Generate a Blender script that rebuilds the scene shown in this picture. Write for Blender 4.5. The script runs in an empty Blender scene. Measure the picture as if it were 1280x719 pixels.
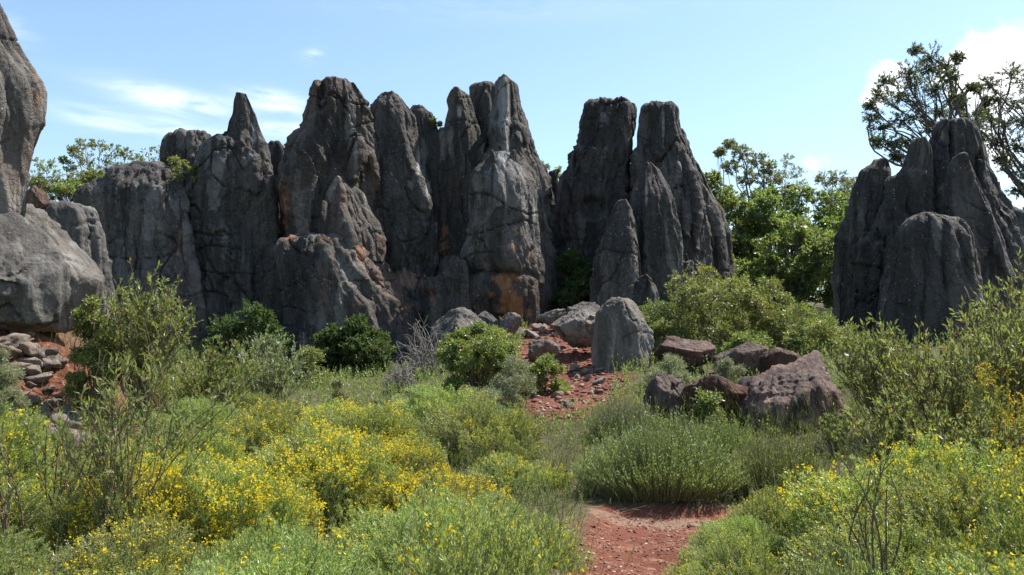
import bpy, bmesh, math, random
import numpy as np
from mathutils import Vector, Matrix

# ------------------------------------------------------------------ camera, sky, sun, exposure
SC = bpy.context.scene
COL = SC.collection
F = 1108.0; CX, CY = 640.0, 359.5; HOR = 445.0; EYE = 1.6
PITCH = math.atan((HOR - CY) / F)
cam_d = bpy.data.cameras.new('camera'); cam = bpy.data.objects.new('camera', cam_d); COL.objects.link(cam)
cam.location = (0, 0, EYE); cam.rotation_euler = (math.pi/2 + PITCH, 0, 0)
cam_d.sensor_width = 36; cam_d.lens = 36*F/1280; cam_d.clip_start = .05; cam_d.clip_end = 6000
SC.camera = cam
SUN_AZ, SUN_EL = math.radians(62), math.radians(58)        # clockwise from the view direction, above the horizon
SKY_STRENGTH, SUN_STRENGTH, EXPOSURE = .125, 5.0, 0.86
SC.view_settings.view_transform = 'Standard'; SC.view_settings.look = 'None'
SC.view_settings.exposure = EXPOSURE; SC.view_settings.gamma = 1
sun_d = bpy.data.lights.new('sun', 'SUN'); sun = bpy.data.objects.new('sun', sun_d); COL.objects.link(sun)
sun_d.energy = SUN_STRENGTH; sun_d.angle = math.radians(.53); sun_d.color = (1, .955, .88)
sdir = Vector((math.sin(SUN_AZ)*math.cos(SUN_EL), math.cos(SUN_AZ)*math.cos(SUN_EL), math.sin(SUN_EL)))
sun.rotation_euler = sdir.to_track_quat('Z', 'Y').to_euler(); sun.location = (30, 10, 40)

def ray(px, py):
    u = (px-CX)/F; v = (CY-py)/F
    c, s = math.cos(PITCH), math.sin(PITCH)
    return np.array([u, c - v*s, s + v*c])          # x, y(forward), z
def at(px, py, D):
    r = ray(px, py); r = r/r[1]*D
    return np.array([r[0], D, r[2]+EYE])

class NT:
    """small helper to write node trees"""
    def __init__(s, tree): s.t = tree; s.n = tree.nodes; s.l = tree.links; s.n.clear()
    def new(s, typ, ins=None, **kw):
        n = s.n.new(typ)
        for k, v in kw.items(): setattr(n, k, v)
        for k, v in (ins or {}).items():
            if isinstance(v, bpy.types.NodeSocket): s.l.new(v, n.inputs[k])
            else: n.inputs[k].default_value = v
        return n
    def m(s, op, a, b=0.0, clamp=False):
        n = s.new('ShaderNodeMath', {0: a, 1: b}, operation=op); n.use_clamp = clamp; return n.outputs[0]
    def mix(s, f, a, b, mode='MIX'):
        n = s.new('ShaderNodeMix', data_type='RGBA', blend_type=mode)
        for i, v in ((0, f), (6, a), (7, b)):
            if isinstance(v, bpy.types.NodeSocket): s.l.new(v, n.inputs[i])
            elif i == 0: n.inputs[i].default_value = v
            else: n.inputs[i].default_value = (*v, 1)
        return n.outputs[2]
    def ramp(s, x, lo, hi, a=0., b=1.):
        n = s.new('ShaderNodeMapRange', {0: x, 1: lo, 2: hi, 3: a, 4: b}); n.interpolation_type = 'SMOOTHSTEP'; return n.outputs[0]
    def noise(s, vec, scale, detail=4, rough=.55, dist=0.):
        return s.new('ShaderNodeTexNoise', {'Vector': vec, 'Scale': scale, 'Detail': detail, 'Roughness': rough, 'Distortion': dist}).outputs[0]
    def scl(s, vec, v):
        return s.new('ShaderNodeVectorMath', {0: vec, 1: v}, operation='MULTIPLY').outputs[0]

def build_world():
    w = bpy.data.worlds.new('World'); SC.world = w; w.use_nodes = True
    k = NT(w.node_tree)
    sky = k.new('ShaderNodeTexSky', sky_type='NISHITA', sun_disc=False, sun_elevation=SUN_EL, sun_rotation=SUN_AZ,
                altitude=500, air_density=1.1, dust_density=1.2, ozone_density=1.0)
    skyc = k.mix(1., sky.outputs[0], (.97, 1.02, 1.0), 'MULTIPLY')
    tc = k.new('ShaderNodeTexCoord').outputs['Generated']
    sp = k.new('ShaderNodeSeparateXYZ', {0: tc})
    az = k.m('ARCTAN2', sp.outputs[0], sp.outputs[1]); el = k.m('ARCSINE', sp.outputs[2])
    def blob(px, py, wx, wy, amp, tilt=0.):
        r = ray(px, py); a0 = math.atan2(r[0], r[1]); e0 = math.asin(r[2]/np.linalg.norm(r))
        dx = k.m('SUBTRACT', az, a0); dy = k.m('SUBTRACT', k.m('SUBTRACT', el, e0), k.m('MULTIPLY', dx, tilt))
        dx = k.m('DIVIDE', dx, wx/F); dy = k.m('DIVIDE', dy, wy/F)
        q = k.m('ADD', k.m('MULTIPLY', dx, dx), k.m('MULTIPLY', dy, dy))
        return k.m('MULTIPLY', k.m('EXPONENT', k.m('MULTIPLY', q, -1.)), amp)
    co = k.new('ShaderNodeCombineXYZ', {0: az, 1: el}).outputs[0]
    wisp = k.noise(k.scl(co, (9, 42, 1)), 1., 6, .6, 1.2)
    puff = k.noise(k.scl(co, (16, 24, 1)), 1.3, 7, .6, .6)
    ci = None
    for b in ((200, 122, 60, 13, 1.0, -.12), (262, 131, 50, 9, .6, -.1), (130, 150, 50, 12, .75, -.12), (210, 158, 45, 11, .6, -.1), (345, 122, 38, 8, .9, -.1), (355, 136, 45, 6, .85, -.1),
              (358, 162, 40, 8, 1.0, 0), (390, 70, 13, 7, .8, .2), (5, 35, 30, 18, .5, -.4), (285, 170, 70, 12, .35, 0), (640, 12, 260, 16, .12, 0)):
        x = blob(*b); ci = x if ci is None else k.m('ADD', ci, x)
    ci = k.m('MULTIPLY', k.m('ADD', ci, 0., True), k.ramp(wisp, .3, .62))
    cu = None
    for b in ((1255, 78, 46, 42, 1.35, 0), (1205, 85, 34, 22, .9, 0), (1110, 100, 26, 24, .95, 0), (1240, 180, 60, 60, .8, 0), (1050, 118, 10, 7, .6, 0), (1010, 215, 26, 18, .55, 0), (1030, 240, 60, 14, .5, 0), (1085, 125, 18, 12, .6, 0)):
        x = blob(*b); cu = x if cu is None else k.m('ADD', cu, x)
    cu = k.ramp(k.m('ADD', cu, k.m('MULTIPLY', k.m('SUBTRACT', puff, .5), 1.6)), .35, 1.0)
    cu = k.m('MULTIPLY', cu, k.ramp(az, .25, .36))
    f = k.m('MAXIMUM', k.m('MULTIPLY', ci, .5), cu)
    c = k.mix(f, skyc, (7.6, 7.75, 7.9))
    bg = k.new('ShaderNodeBackground', {'Color': c, 'Strength': SKY_STRENGTH})
    out = k.new('ShaderNodeOutputWorld'); k.l.new(bg.outputs[0], out.inputs[0])
build_world()

# ------------------------------------------------------------------ numpy noise
_rs = np.random.RandomState(7)
PERM = _rs.permutation(256).astype(np.int64); PERM = np.concatenate([PERM, PERM, PERM])
_g = _rs.normal(size=(256, 3)); GRAD = _g/np.linalg.norm(_g, axis=1)[:, None]
def perlin(P):
    P = np.asarray(P, float); I = np.floor(P).astype(np.int64); f = P - I
    I &= 255; u = f*f*f*(f*(f*6-15)+10); r = 0
    for dx in (0, 1):
        for dy in (0, 1):
            for dz in (0, 1):
                h = PERM[PERM[PERM[(I[:, 0]+dx) & 255] + ((I[:, 1]+dy) & 255)] + ((I[:, 2]+dz) & 255)] & 255
                g = GRAD[h]
                d = g[:, 0]*(f[:, 0]-dx) + g[:, 1]*(f[:, 1]-dy) + g[:, 2]*(f[:, 2]-dz)
                wx = u[:, 0] if dx else 1-u[:, 0]; wy = u[:, 1] if dy else 1-u[:, 1]; wz = u[:, 2] if dz else 1-u[:, 2]
                r = r + d*wx*wy*wz
    return r*1.5
def fbm(P, n=4, gain=.5):
    s = 0; a = 1.
    for i in range(n): s = s + a*perlin(P*(2.03**i) + 17.3*i); a *= gain
    return s
def ridged(P, n=3, gain=.5):
    s = 0; a = 1.
    for i in range(n): s = s + a*(1-2*np.abs(perlin(P*(2.03**i) + 9.1*i))); a *= gain
    return s
def facets(P, seed=0, jit=.9):
    """broken planes: every cell of a jittered lattice carries its own tilted plane"""
    I = np.floor(P).astype(np.int64); best = np.full(len(P), 1e9); out = np.zeros(len(P))
    for dx in (-1, 0, 1):
        for dy in (-1, 0, 1):
            for dz in (-1, 0, 1):
                J = I + (dx, dy, dz); h = PERM[PERM[PERM[(J[:, 0]+seed) & 255] + (J[:, 1] & 255)] + (J[:, 2] & 255)] & 255
                c = J + .5 + np.clip(GRAD[h], -1, 1)*.5*jit; v = P-c; d = (v*v).sum(1)
                o = (v*GRAD[(h*7+3) & 255]).sum(1) + .5*GRAD[(h*5+1) & 255, 0]
                u = d < best; best = np.where(u, d, best); out = np.where(u, o, out)
    return out
def sstep(a, b, x):
    t = np.clip((x-a)/(b-a), 0, 1); return t*t*(3-2*t)

# ------------------------------------------------------------------ terrain height
GX = np.array([-60, -22, -14, -9, -6.5, -3, 0, 3, 7, 14, 22, 60.])
GY = np.array([-60, 0, 5, 9, 13, 17, 21, 25, 29, 35, 45, 100, 400.])
GZ = np.array([
 [0, 0, 0, 0, 0, 0, 0, 0, 0, 0, 0, 0],
 [1, .9, .6, .4, .2, 0, 0, 0, .2, .6, .9, 1],
 [1.5, 1.3, .9, .5, .15, 0, 0, 0, .35, .8, 1.2, 1.5],
 [2.2, 2.0, 1.6, 1.0, .45, .05, 0, .0, .45, 1.0, 1.5, 2.5],
 [3.0, 2.8, 2.2, 1.7, .95, .25, .2, .3, .8, 1.5, 2.0, 3.0],
 [4.0, 3.5, 2.6, 1.8, .9, .55, .95, 1.0, 1.2, 1.9, 2.4, 3.5],
 [5.0, 4.5, 2.8, 1.6, .9, .95, 1.7, 1.85, 1.9, 2.3, 2.8, 4],
 [6.0, 5.5, 3.2, 1.4, .9, 1.3, 2.4, 2.6, 2.5, 2.7, 3.2, 5],
 [7.0, 6.5, 4.6, 2.5, 1.8, 1.9, 2.7, 2.8, 2.8, 3.0, 3.6, 6],
 [8.0, 8.0, 6.8, 4.5, 3.2, 2.8, 3.0, 3.0, 3.2, 3.6, 4.0, 6],
 [9, 9, 8, 6, 4.5, 4, 4, 4, 4, 4.5, 5, 7],
 [10, 10, 10, 8, 7, 6, 6, 6, 6, 6, 7, 8],
 [12, 12, 12, 12, 12, 12, 12, 12, 12, 12, 12, 12.]])
PATH = np.array([[.8, -2, .4], [.85, 3, .4], [.88, 6.4, .4], [1.1, 7.6, .5], [1.5, 8.7, .62], [2.4, 9.0, .4], [3.2, 9.1, .3]])
SLOPE = np.array([[.8, 15.2, .5], [1.0, 16.4, .85], [1.1, 18, 1.05], [1.2, 22, .9], [1.6, 25.5, 1.1]])
def band(x, y, pts):
    d = np.full(x.shape, 9.)
    for a, b in zip(pts[:-1], pts[1:]):
        v = b[:2]-a[:2]; t = np.clip(((x-a[0])*v[0] + (y-a[1])*v[1])/(v@v), 0, 1)
        r = a[2] + (b[2]-a[2])*t
        d = np.minimum(d, np.hypot(x-a[0]-v[0]*t, y-a[1]-v[1]*t)/r)
    return d                                    # <1 inside
def ground(x, y, fine=True):
    x = np.atleast_1d(np.asarray(x, float)); y = np.atleast_1d(np.asarray(y, float))
    xc = np.clip(x, GX[0], GX[-1]-1e-6); yc = np.clip(y, GY[0], GY[-1]-1e-6)
    i = np.clip(np.searchsorted(GX, xc, 'right')-1, 0, len(GX)-2); j = np.clip(np.searchsorted(GY, yc, 'right')-1, 0, len(GY)-2)
    u = (xc-GX[i])/(GX[i+1]-GX[i]); v = (yc-GY[j])/(GY[j+1]-GY[j]); u = u*u*(3-2*u)*.6+u*.4
    z = GZ[j, i]*(1-u)*(1-v) + GZ[j, i+1]*u*(1-v) + GZ[j+1, i]*(1-u)*v + GZ[j+1, i+1]*u*v
    P = np.stack([x, y, 0*x], 1)
    z = z + 1.05*np.exp(-((x+8.2)/1.9)**4-((y-14.2)/2.0)**4)
    z = z + .10*fbm(P*.5, 2)
    if fine: z = z + .035*fbm(P*2.1, 3) + .012*perlin(P*9)
    z = z - .05*sstep(1.3, .8, band(x, y, PATH))
    return z
def gz(x, y): return float(ground([x], [y], False)[0])

# ------------------------------------------------------------------ mesh helpers
def mesh_np(name, V, Fq, mat, smooth=True, parent=None, attrs=None, link=True):
    me = bpy.data.meshes.new(name)
    V = np.asarray(V, np.float32); Fq = np.asarray(Fq, np.int32); k = Fq.shape[1]
    me.vertices.add(len(V)); me.vertices.foreach_set('co', V.ravel())
    me.loops.add(Fq.size); me.loops.foreach_set('vertex_index', Fq.ravel())
    me.polygons.add(len(Fq)); me.polygons.foreach_set('loop_start', np.arange(0, Fq.size, k, dtype=np.int32))
    me.polygons.foreach_set('loop_total', np.full(len(Fq), k, np.int32))
    if smooth: me.polygons.foreach_set('use_smooth', np.ones(len(Fq), bool))
    for n, a in (attrs or {}).items():
        at_ = me.attributes.new(n, 'FLOAT', 'POINT'); at_.data.foreach_set('value', np.asarray(a, np.float32))
    me.update(calc_edges=True); me.validate(); me.materials.append(mat)
    o = bpy.data.objects.new(name, me)
    if link: COL.objects.link(o)
    if parent is not None: o.parent = parent
    return o
def tag(o, label=None, cat=None, group=None, kind=None):
    for k_, v in (('label', label), ('category', cat), ('group', group), ('kind', kind)):
        if v: o[k_] = v
    return o
def empty(name, loc, label, cat, group=None, rz=0., s=1.):
    o = bpy.data.objects.new(name, None); COL.objects.link(o); o.empty_display_size = .2
    o.location = [float(c) for c in loc]; o.rotation_euler = (0, 0, rz); o.scale = (s, s, s) if np.isscalar(s) else s
    return tag(o, label, cat, group)
def dup(root, loc, label, rz=0., s=1., group=None, skip=()):
    r = root.copy(); COL.objects.link(r); r.location = [float(c) for c in loc]; r.rotation_euler = (0, 0, rz)
    r.scale = (s, s, s) if np.isscalar(s) else s
    r['label'] = label
    if group: r['group'] = group
    for ch in root.children:
        if any(ch.name.split('.')[0] == q for q in skip): continue
        c = ch.copy(); COL.objects.link(c); c.parent = r
    return r
def unit(v): return v/np.maximum(np.linalg.norm(v, axis=-1, keepdims=True), 1e-9)

# ------------------------------------------------------------------ materials
def mat(name):
    m = bpy.data.materials.new(name); m.use_nodes = True; return m, NT(m.node_tree)
def finish(k, shader): o = k.new('ShaderNodeOutputMaterial'); k.l.new(shader, o.inputs[0])

def rock_mat(name, dark=(.034, .029, .025), mid=(.108, .093, .079), pale=(.27, .25, .22), rust=(.20, .075, .035), rust_amt=.35, pale_amt=.4, fine=1., brown=(.075, .05, .035), brown_amt=.75, worn_highlight_amt=.4, crack_amt=.3, bump_d=None):
    m, k = mat(name)
    P = k.new('ShaderNodeTexCoord').outputs['Object']
    st = k.scl(P, (1, 1, .22))
    n1 = k.noise(st, .9*fine, 6, .62, .4); n2 = k.noise(P, .42*fine, 4, .55); n3 = k.noise(st, 3.4*fine, 5, .65, .3)
    n4 = k.noise(P, 11*fine, 5, .65)
    n5 = k.noise(k.scl(P, (1, 1, .12)), 6*fine, 4, .6, .2)
    c = k.mix(k.ramp(n1, .40, .60), dark, mid)
    c = k.mix(k.ramp(n5, .5, .68, 0., .55), c, tuple(x*.45 for x in dark))
    c = k.mix(k.ramp(k.noise(P, 19*fine, 3, .7), .58, .72, 0., .5), c, tuple(x*2. for x in mid))
    c = k.mix(k.m('MULTIPLY', k.ramp(n2, .45, .68), brown_amt), c, brown)
    c = k.mix(k.m('MULTIPLY', k.ramp(n3, .52, .72), .5*pale_amt), c, pale)
    c = k.mix(k.ramp(n4, .3, .75, .0, .6), c, dark)
    spot = k.new('ShaderNodeTexVoronoi', {'Vector': P, 'Scale': 3.6*fine}); spot.inputs['Randomness'].default_value = 1
    sp = k.m('MULTIPLY', k.ramp(spot.outputs['Distance'], .10, .05), k.ramp(k.noise(P, .9, 3), .5, .62))
    c = k.mix(k.m('MULTIPLY', sp, .75), c, (.42, .41, .38))
    spot2 = k.new('ShaderNodeTexVoronoi', {'Vector': P, 'Scale': 10*fine})
    sp2 = k.m('MULTIPLY', k.ramp(spot2.outputs['Distance'], .2, .1), k.ramp(k.noise(P, 1.6, 3), .46, .6))
    c = k.mix(k.m('MULTIPLY', sp2, .55), c, (.34, .33, .31))
    pa = k.new('ShaderNodeAttribute', attribute_name='pale').outputs['Fac']
    sa = k.new('ShaderNodeAttribute', attribute_name='stain').outputs['Fac']
    cr = k.new('ShaderNodeAttribute', attribute_name='crack').outputs['Fac']
    brk = k.noise(P, 2.6, 6, .68, .5)
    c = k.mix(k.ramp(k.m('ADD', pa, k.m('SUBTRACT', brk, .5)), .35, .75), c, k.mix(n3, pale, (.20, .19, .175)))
    rg = k.new('ShaderNodeAttribute', attribute_name='worn_highlight').outputs['Fac']
    c = k.mix(k.m('MULTIPLY', k.ramp(k.m('ADD', rg, k.m('MULTIPLY', k.m('SUBTRACT', brk, .5), .9)), .62, 1.15), worn_highlight_amt), c, pale)  # raised ridges coloured paler: painted edge highlight along with weathering
    rn = k.m('MULTIPLY', k.ramp(k.noise(st, .8*fine, 5, .6, .5), .56, .72), rust_amt)
    c = k.mix(rn, c, rust)
    c = k.mix(k.ramp(k.m('ADD', sa, k.m('MULTIPLY', k.m('SUBTRACT', brk, .5), 3.2)), .45, .8), c, k.mix(k.ramp(n3, .35, .65), rust, (.30, .15, .07)))
    c = k.mix(k.m('MULTIPLY', cr, .75), c, (.03, .024, .02))
    h = k.m('ADD', k.m('MULTIPLY', k.noise(P, 7*fine, 8, .7), .7), k.m('MULTIPLY', k.noise(st, 4*fine, 6, .7), .6))
    pit = k.new('ShaderNodeTexVoronoi', {'Vector': k.scl(P, (1, 1, .6)), 'Scale': 8*fine}, feature='F1')
    h = k.m('ADD', h, k.m('MULTIPLY', k.m('MINIMUM', pit.outputs['Distance'], .5), .35))
    ck = k.new('ShaderNodeTexVoronoi', {'Vector': k.scl(k.new('ShaderNodeVectorMath', {0: P, 1: k.new('ShaderNodeTexNoise', {'Vector': P, 'Scale': 2.}).outputs[1]}, operation='ADD').outputs[0], (1, 1, .45)), 'Scale': 1.9*fine}, feature='DISTANCE_TO_EDGE')
    h = k.m('ADD', h, k.m('MULTIPLY', k.ramp(ck.outputs['Distance'], 0., .03), crack_amt))
    b = k.new('ShaderNodeBump', {'Strength': 1., 'Distance': bump_d or .11/fine, 'Height': h})
    ov = k.new('ShaderNodeObjectInfo').outputs['Random']
    c = k.new('ShaderNodeHueSaturation', {'Value': k.ramp(ov, 0., 1., .8, 1.22), 'Saturation': k.ramp(k.m('FRACT', k.m('MULTIPLY', ov, 7.3)), 0., 1., .65, 1.05), 'Color': c}).outputs[0]
    p = k.new('ShaderNodeBsdfPrincipled', {'Base Color': c, 'Roughness': .82, 'Normal': b.outputs[0], 'Specular IOR Level': .35})
    finish(k, p.outputs[0]); return m
M_ROCK = rock_mat('weathered_limestone', pale_amt=.35)
M_ROCKR = rock_mat('weathered_limestone_rusty', rust_amt=.45, brown_amt=.8)
M_GREY = rock_mat('grey_boulder_stone', dark=(.07, .06, .05), mid=(.17, .148, .122), pale=(.36, .34, .31), rust_amt=.25, brown=(.13, .10, .075), fine=1.6, pale_amt=.6, crack_amt=.0)
M_CLIFF = rock_mat('cliff_stone', dark=(.05, .045, .04), mid=(.125, .112, .098), pale=(.30, .28, .25), rust_amt=.15, brown=(.09, .07, .055), brown_amt=.4, fine=1.5, pale_amt=.6, crack_amt=.15)
M_RED = rock_mat('iron_stained_stone', dark=(.045, .021, .013), mid=(.14, .062, .036), pale=(.28, .20, .15), rust=(.20, .065, .032), rust_amt=1., brown=(.13, .05, .03), brown_amt=1., fine=1.8, pale_amt=.6, worn_highlight_amt=.25, crack_amt=0.)
M_TAN = rock_mat('brown_boulder_stone', dark=(.07, .05, .038), mid=(.17, .125, .095), pale=(.33, .28, .23), rust_amt=.5, brown=(.13, .075, .05), fine=1.7, pale_amt=.6, crack_amt=.0)
M_RUBBLE = rock_mat('rubble_stone', crack_amt=0., bump_d=.012, dark=(.12, .085, .065), mid=(.24, .185, .15), pale=(.36, .30, .25), rust_amt=.5, brown=(.20, .12, .085), fine=3, pale_amt=.6)

def soil_mat():
    m, k = mat('red_soil')
    P = k.new('ShaderNodeTexCoord').outputs['Object']
    n = k.noise(P, 1.3, 6, .6); n2 = k.noise(P, 9, 6, .7); n3 = k.noise(P, 40, 3, .6)
    c = k.mix(k.ramp(n, .35, .65), (.115, .036, .021), (.18, .064, .038))
    c = k.mix(k.ramp(n2, .5, .72), c, (.30, .17, .11))
    c = k.mix(k.ramp(n3, .3, .5, .5, 0.), c, (.07, .03, .02))
    lit = k.new('ShaderNodeAttribute', attribute_name='litter').outputs['Fac']
    c = k.mix(lit, c, k.mix(n2, (.055, .05, .03), (.13, .11, .06)))
    pal = k.new('ShaderNodeAttribute', attribute_name='dry').outputs['Fac']
    c = k.mix(k.ramp(k.m('ADD', pal, k.m('MULTIPLY', k.m('SUBTRACT', n2, .5), 3.)), .4, .9), c, (.22, .14, .095))
    b = k.new('ShaderNodeBump', {'Strength': .8, 'Distance': .05, 'Height': k.m('ADD', n2, k.m('MULTIPLY', n3, .5))})
    p = k.new('ShaderNodeBsdfPrincipled', {'Base Color': c, 'Roughness': .95, 'Normal': b.outputs[0], 'Specular IOR Level': .2})
    finish(k, p.outputs[0]); return m
M_SOIL = soil_mat()

def leaf_mat(name, a, b, c3=None, trans=.5, gloss=.05, obj_var=.25, rough=.6, dead=None):
    m, k = mat(name)
    g = k.new('ShaderNodeNewGeometry'); oi = k.new('ShaderNodeObjectInfo')
    rnd = g.outputs['Random Per Island']; P = k.new('ShaderNodeTexCoord').outputs['Object']
    c = k.mix(rnd, a, b)
    if c3: c = k.mix(k.ramp(k.noise(P, 2.3, 3), .45, .7), c, c3)
    if dead: c = k.mix(k.ramp(rnd, .94, .97), c, dead)
    hs = k.new('ShaderNodeHueSaturation', {'Hue': k.m('ADD', .5, k.m('MULTIPLY', k.m('SUBTRACT', oi.outputs['Random'], .5), .04)),
               'Value': k.m('ADD', 1., k.m('MULTIPLY', k.m('SUBTRACT', oi.outputs['Random'], .5), obj_var)), 'Color': c})
    c = hs.outputs[0]
    d = k.new('ShaderNodeBsdfDiffuse', {'Color': c})
    tcol = k.new('ShaderNodeMix', data_type='RGBA', blend_type='MULTIPLY'); tcol.inputs[0].default_value = 1
    k.l.new(c, tcol.inputs[6]); tcol.inputs[7].default_value = (1.35, 1.35, .7, 1)
    t = k.new('ShaderNodeBsdfTranslucent', {'Color': tcol.outputs[2]})
    s = k.new('ShaderNodeMixShader', {0: trans, 1: d.outputs[0], 2: t.outputs[0]})
    gl = k.new('ShaderNodeBsdfGlossy', {'Color': (.8, .8, .8, 1), 'Roughness': rough})
    fr = k.new('ShaderNodeFresnel', {'IOR': 1.4})
    s2 = k.new('ShaderNodeMixShader', {0: k.m('MULTIPLY', fr.outputs[0], gloss*4, True), 1: s.outputs[0], 2: gl.outputs[0]})
    finish(k, s2.outputs[0]); return m
M_SCRUB = leaf_mat('scrub_leaf', (.20, .262, .075), (.35, .41, .145), (.29, .34, .15), obj_var=.45, dead=(.26, .2, .11))
M_WIRY = leaf_mat('wiry_leaf', (.18, .24, .08), (.30, .35, .14), obj_var=.3)
M_SILVER = leaf_mat('silver_leaf', (.19, .22, .12), (.31, .34, .21), obj_var=.3, trans=.35)
M_LENT = leaf_mat('mastic_leaf', (.12, .165, .04), (.21, .25, .065), (.28, .29, .075), obj_var=.2)
M_OLE = leaf_mat('long_leaf', (.15, .19, .065), (.26, .30, .12), (.20, .22, .09), obj_var=.2, dead=(.24, .12, .06))
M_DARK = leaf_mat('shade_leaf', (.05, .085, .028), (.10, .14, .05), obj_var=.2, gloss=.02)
M_OAK = leaf_mat('oak_leaf', (.075, .095, .035), (.13, .15, .055), obj_var=.1, trans=.35)
M_TREE = leaf_mat('broad_leaf', (.11, .16, .045), (.20, .25, .08), (.25, .28, .09), obj_var=.3)
M_GRASS = leaf_mat('grass_blade', (.09, .13, .035), (.17, .20, .07), obj_var=.3)
M_DRY = leaf_mat('dry_grass_blade', (.30, .25, .16), (.42, .36, .25), trans=.3)
def plain(name, c, rough=.8, var=.3, scale=20):
    m, k = mat(name); P = k.new('ShaderNodeTexCoord').outputs['Object']
    n = k.noise(P, scale, 4); cc = k.mix(n, tuple(x*(1-var) for x in c), tuple(min(1, x*(1+var)) for x in c))
    b = k.new('ShaderNodeBump', {'Strength': .5, 'Distance': .02, 'Height': n})
    p = k.new('ShaderNodeBsdfPrincipled', {'Base Color': cc, 'Roughness': rough, 'Normal': b.outputs[0]}); finish(k, p.outputs[0]); return m
M_BARK = plain('bark', (.10, .085, .065)); M_STEM = plain('stem', (.13, .085, .05)); M_GSTEM = plain('green_stem', (.20, .20, .09)); M_DEAD = plain('dead_wood', (.22, .195, .17))
def petal_mat(name, a, b):
    m, k = mat(name); g = k.new('ShaderNodeNewGeometry'); c = k.mix(g.outputs['Random Per Island'], a, b)
    d = k.new('ShaderNodeBsdfDiffuse', {'Color': c}); t = k.new('ShaderNodeBsdfTranslucent', {'Color': c})
    finish(k, k.new('ShaderNodeMixShader', {0: .4, 1: d.outputs[0], 2: t.outputs[0]}).outputs[0]); return m
M_YEL = petal_mat('yellow_petal', (.72, .52, .02), (.85, .68, .04)); M_ORA = petal_mat('orange_petal', (.65, .36, .03), (.8, .55, .04))
M_WHI = petal_mat('white_petal', (.6, .6, .5), (.75, .75, .68)); M_PUR = petal_mat('purple_petal', (.35, .08, .22), (.45, .12, .3))

# ------------------------------------------------------------------ ground sheet
def build_ground():
    def axis(lo, hi, st, far0, far1):
        a = list(np.arange(lo, hi, st)); b = []; d = st; x = hi
        while x < far1: b.append(x); d *= 1.25; x += d
        b.append(far1); c = []; d = st; x = lo
        while True:
            d *= 1.25; x -= d
            if x < far0: break
            c.append(x)
        return np.array([far0] + c[::-1] + a + b)
    X = axis(-13, 13, .11, -1600, 1600); Y = axis(-1, 28, .11, -400, 2500)
    xx, yy = np.meshgrid(X, Y); x = xx.ravel(); y = yy.ravel(); z = ground(x, y)
    n, mm = len(X), len(Y); i = np.arange((n-1)*(mm-1)); r = i//(n-1); c = i % (n-1); q = r*n+c
    Fq = np.stack([q, q+1, q+n+1, q+n], 1)
    b = np.minimum(band(x, y, PATH), band(x, y, SLOPE)); ed = fbm(np.stack([x, y, 0*x], 1)*1.5, 3)*.3
    redl = np.exp(-((x+6.6)/1.6)**2-((y-12.3)/1.6)**2)*1.3
    lit = np.clip(sstep(1.0, 1.5, b+ed) - redl, 0, 1)
    dry = sstep(.9, .0, np.abs(y-9.05)/.35)*sstep(1.2, .5, np.abs(x-1.6)/1.0)
    o = mesh_np('ground', np.stack([x, y, z], 1), Fq, M_SOIL, attrs={'litter': lit, 'dry': dry}); tag(o, 'red soil ground with a bare gravelly path, rising to the rocks', kind='structure')
build_ground()

# ------------------------------------------------------------------ rock pinnacles
def rock_disp(V, N, seed, amp=1., flute=1., fine=1., thin=1.):
    S = V + seed*13.7
    warp = np.stack([perlin(S*.6), perlin(S*.6+31), perlin(S*.6+57)], 1)*.22
    W = S + warp
    sv = np.array([1, 1, .38]); s2 = np.array([1, 1, .17])
    d = .07*fbm(W*sv*.7*fine, 2)/fine
    d += .12*facets(W*np.array([1, 1, .24])*1.05*fine, 3)/fine + .045*facets(W*np.array([1, 1, .3])*2.4*fine, 11)/fine
    sh = W[:, 0] + .45*W[:, 2]; Q = np.stack([sh, W[:, 1], W[:, 2]], 1)
    d += .075*flute*(ridged(W*np.array([1, 1, .11])*1.9*fine, 3, .62) - .5)/fine + .04*(ridged(Q*np.array([1, 1, .12])*3.6*fine, 2, .6)-.5)/fine
    d += .022*facets(W*np.array([1, 1, .4])*6.5*fine, 5)/fine + .012*fbm(W*np.array([1, 1, .5])*9*fine, 2)/fine
    cn = np.abs(perlin(W*np.array([1, 1, .5])*.75*fine + 71)); crack = sstep(.022, .0, cn)
    cn2 = np.abs(perlin(W*np.array([.35, .35, 1.1])*.7*fine + 131)); crack = np.maximum(crack, sstep(.022, 0, cn2)*.9)
    crack *= sstep(-.15, .25, perlin(W*.5+7))
    d = d*amp - .15*crack/fine*amp
    hf = .15*facets(W*np.array([1, 1, .3])*1.15*fine, 3) + .07*flute*(ridged(W*s2*1.7*fine, 3, .6) - .5)  # ridge relief, mask for the edge highlight and weathering painted in colour
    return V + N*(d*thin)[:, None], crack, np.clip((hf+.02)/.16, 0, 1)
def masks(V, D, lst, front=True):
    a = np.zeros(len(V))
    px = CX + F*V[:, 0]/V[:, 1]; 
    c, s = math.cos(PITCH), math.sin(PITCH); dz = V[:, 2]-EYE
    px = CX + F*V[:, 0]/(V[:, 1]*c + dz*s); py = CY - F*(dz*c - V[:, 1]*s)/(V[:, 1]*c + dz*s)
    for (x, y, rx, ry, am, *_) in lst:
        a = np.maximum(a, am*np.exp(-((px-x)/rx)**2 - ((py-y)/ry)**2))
    return a
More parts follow.
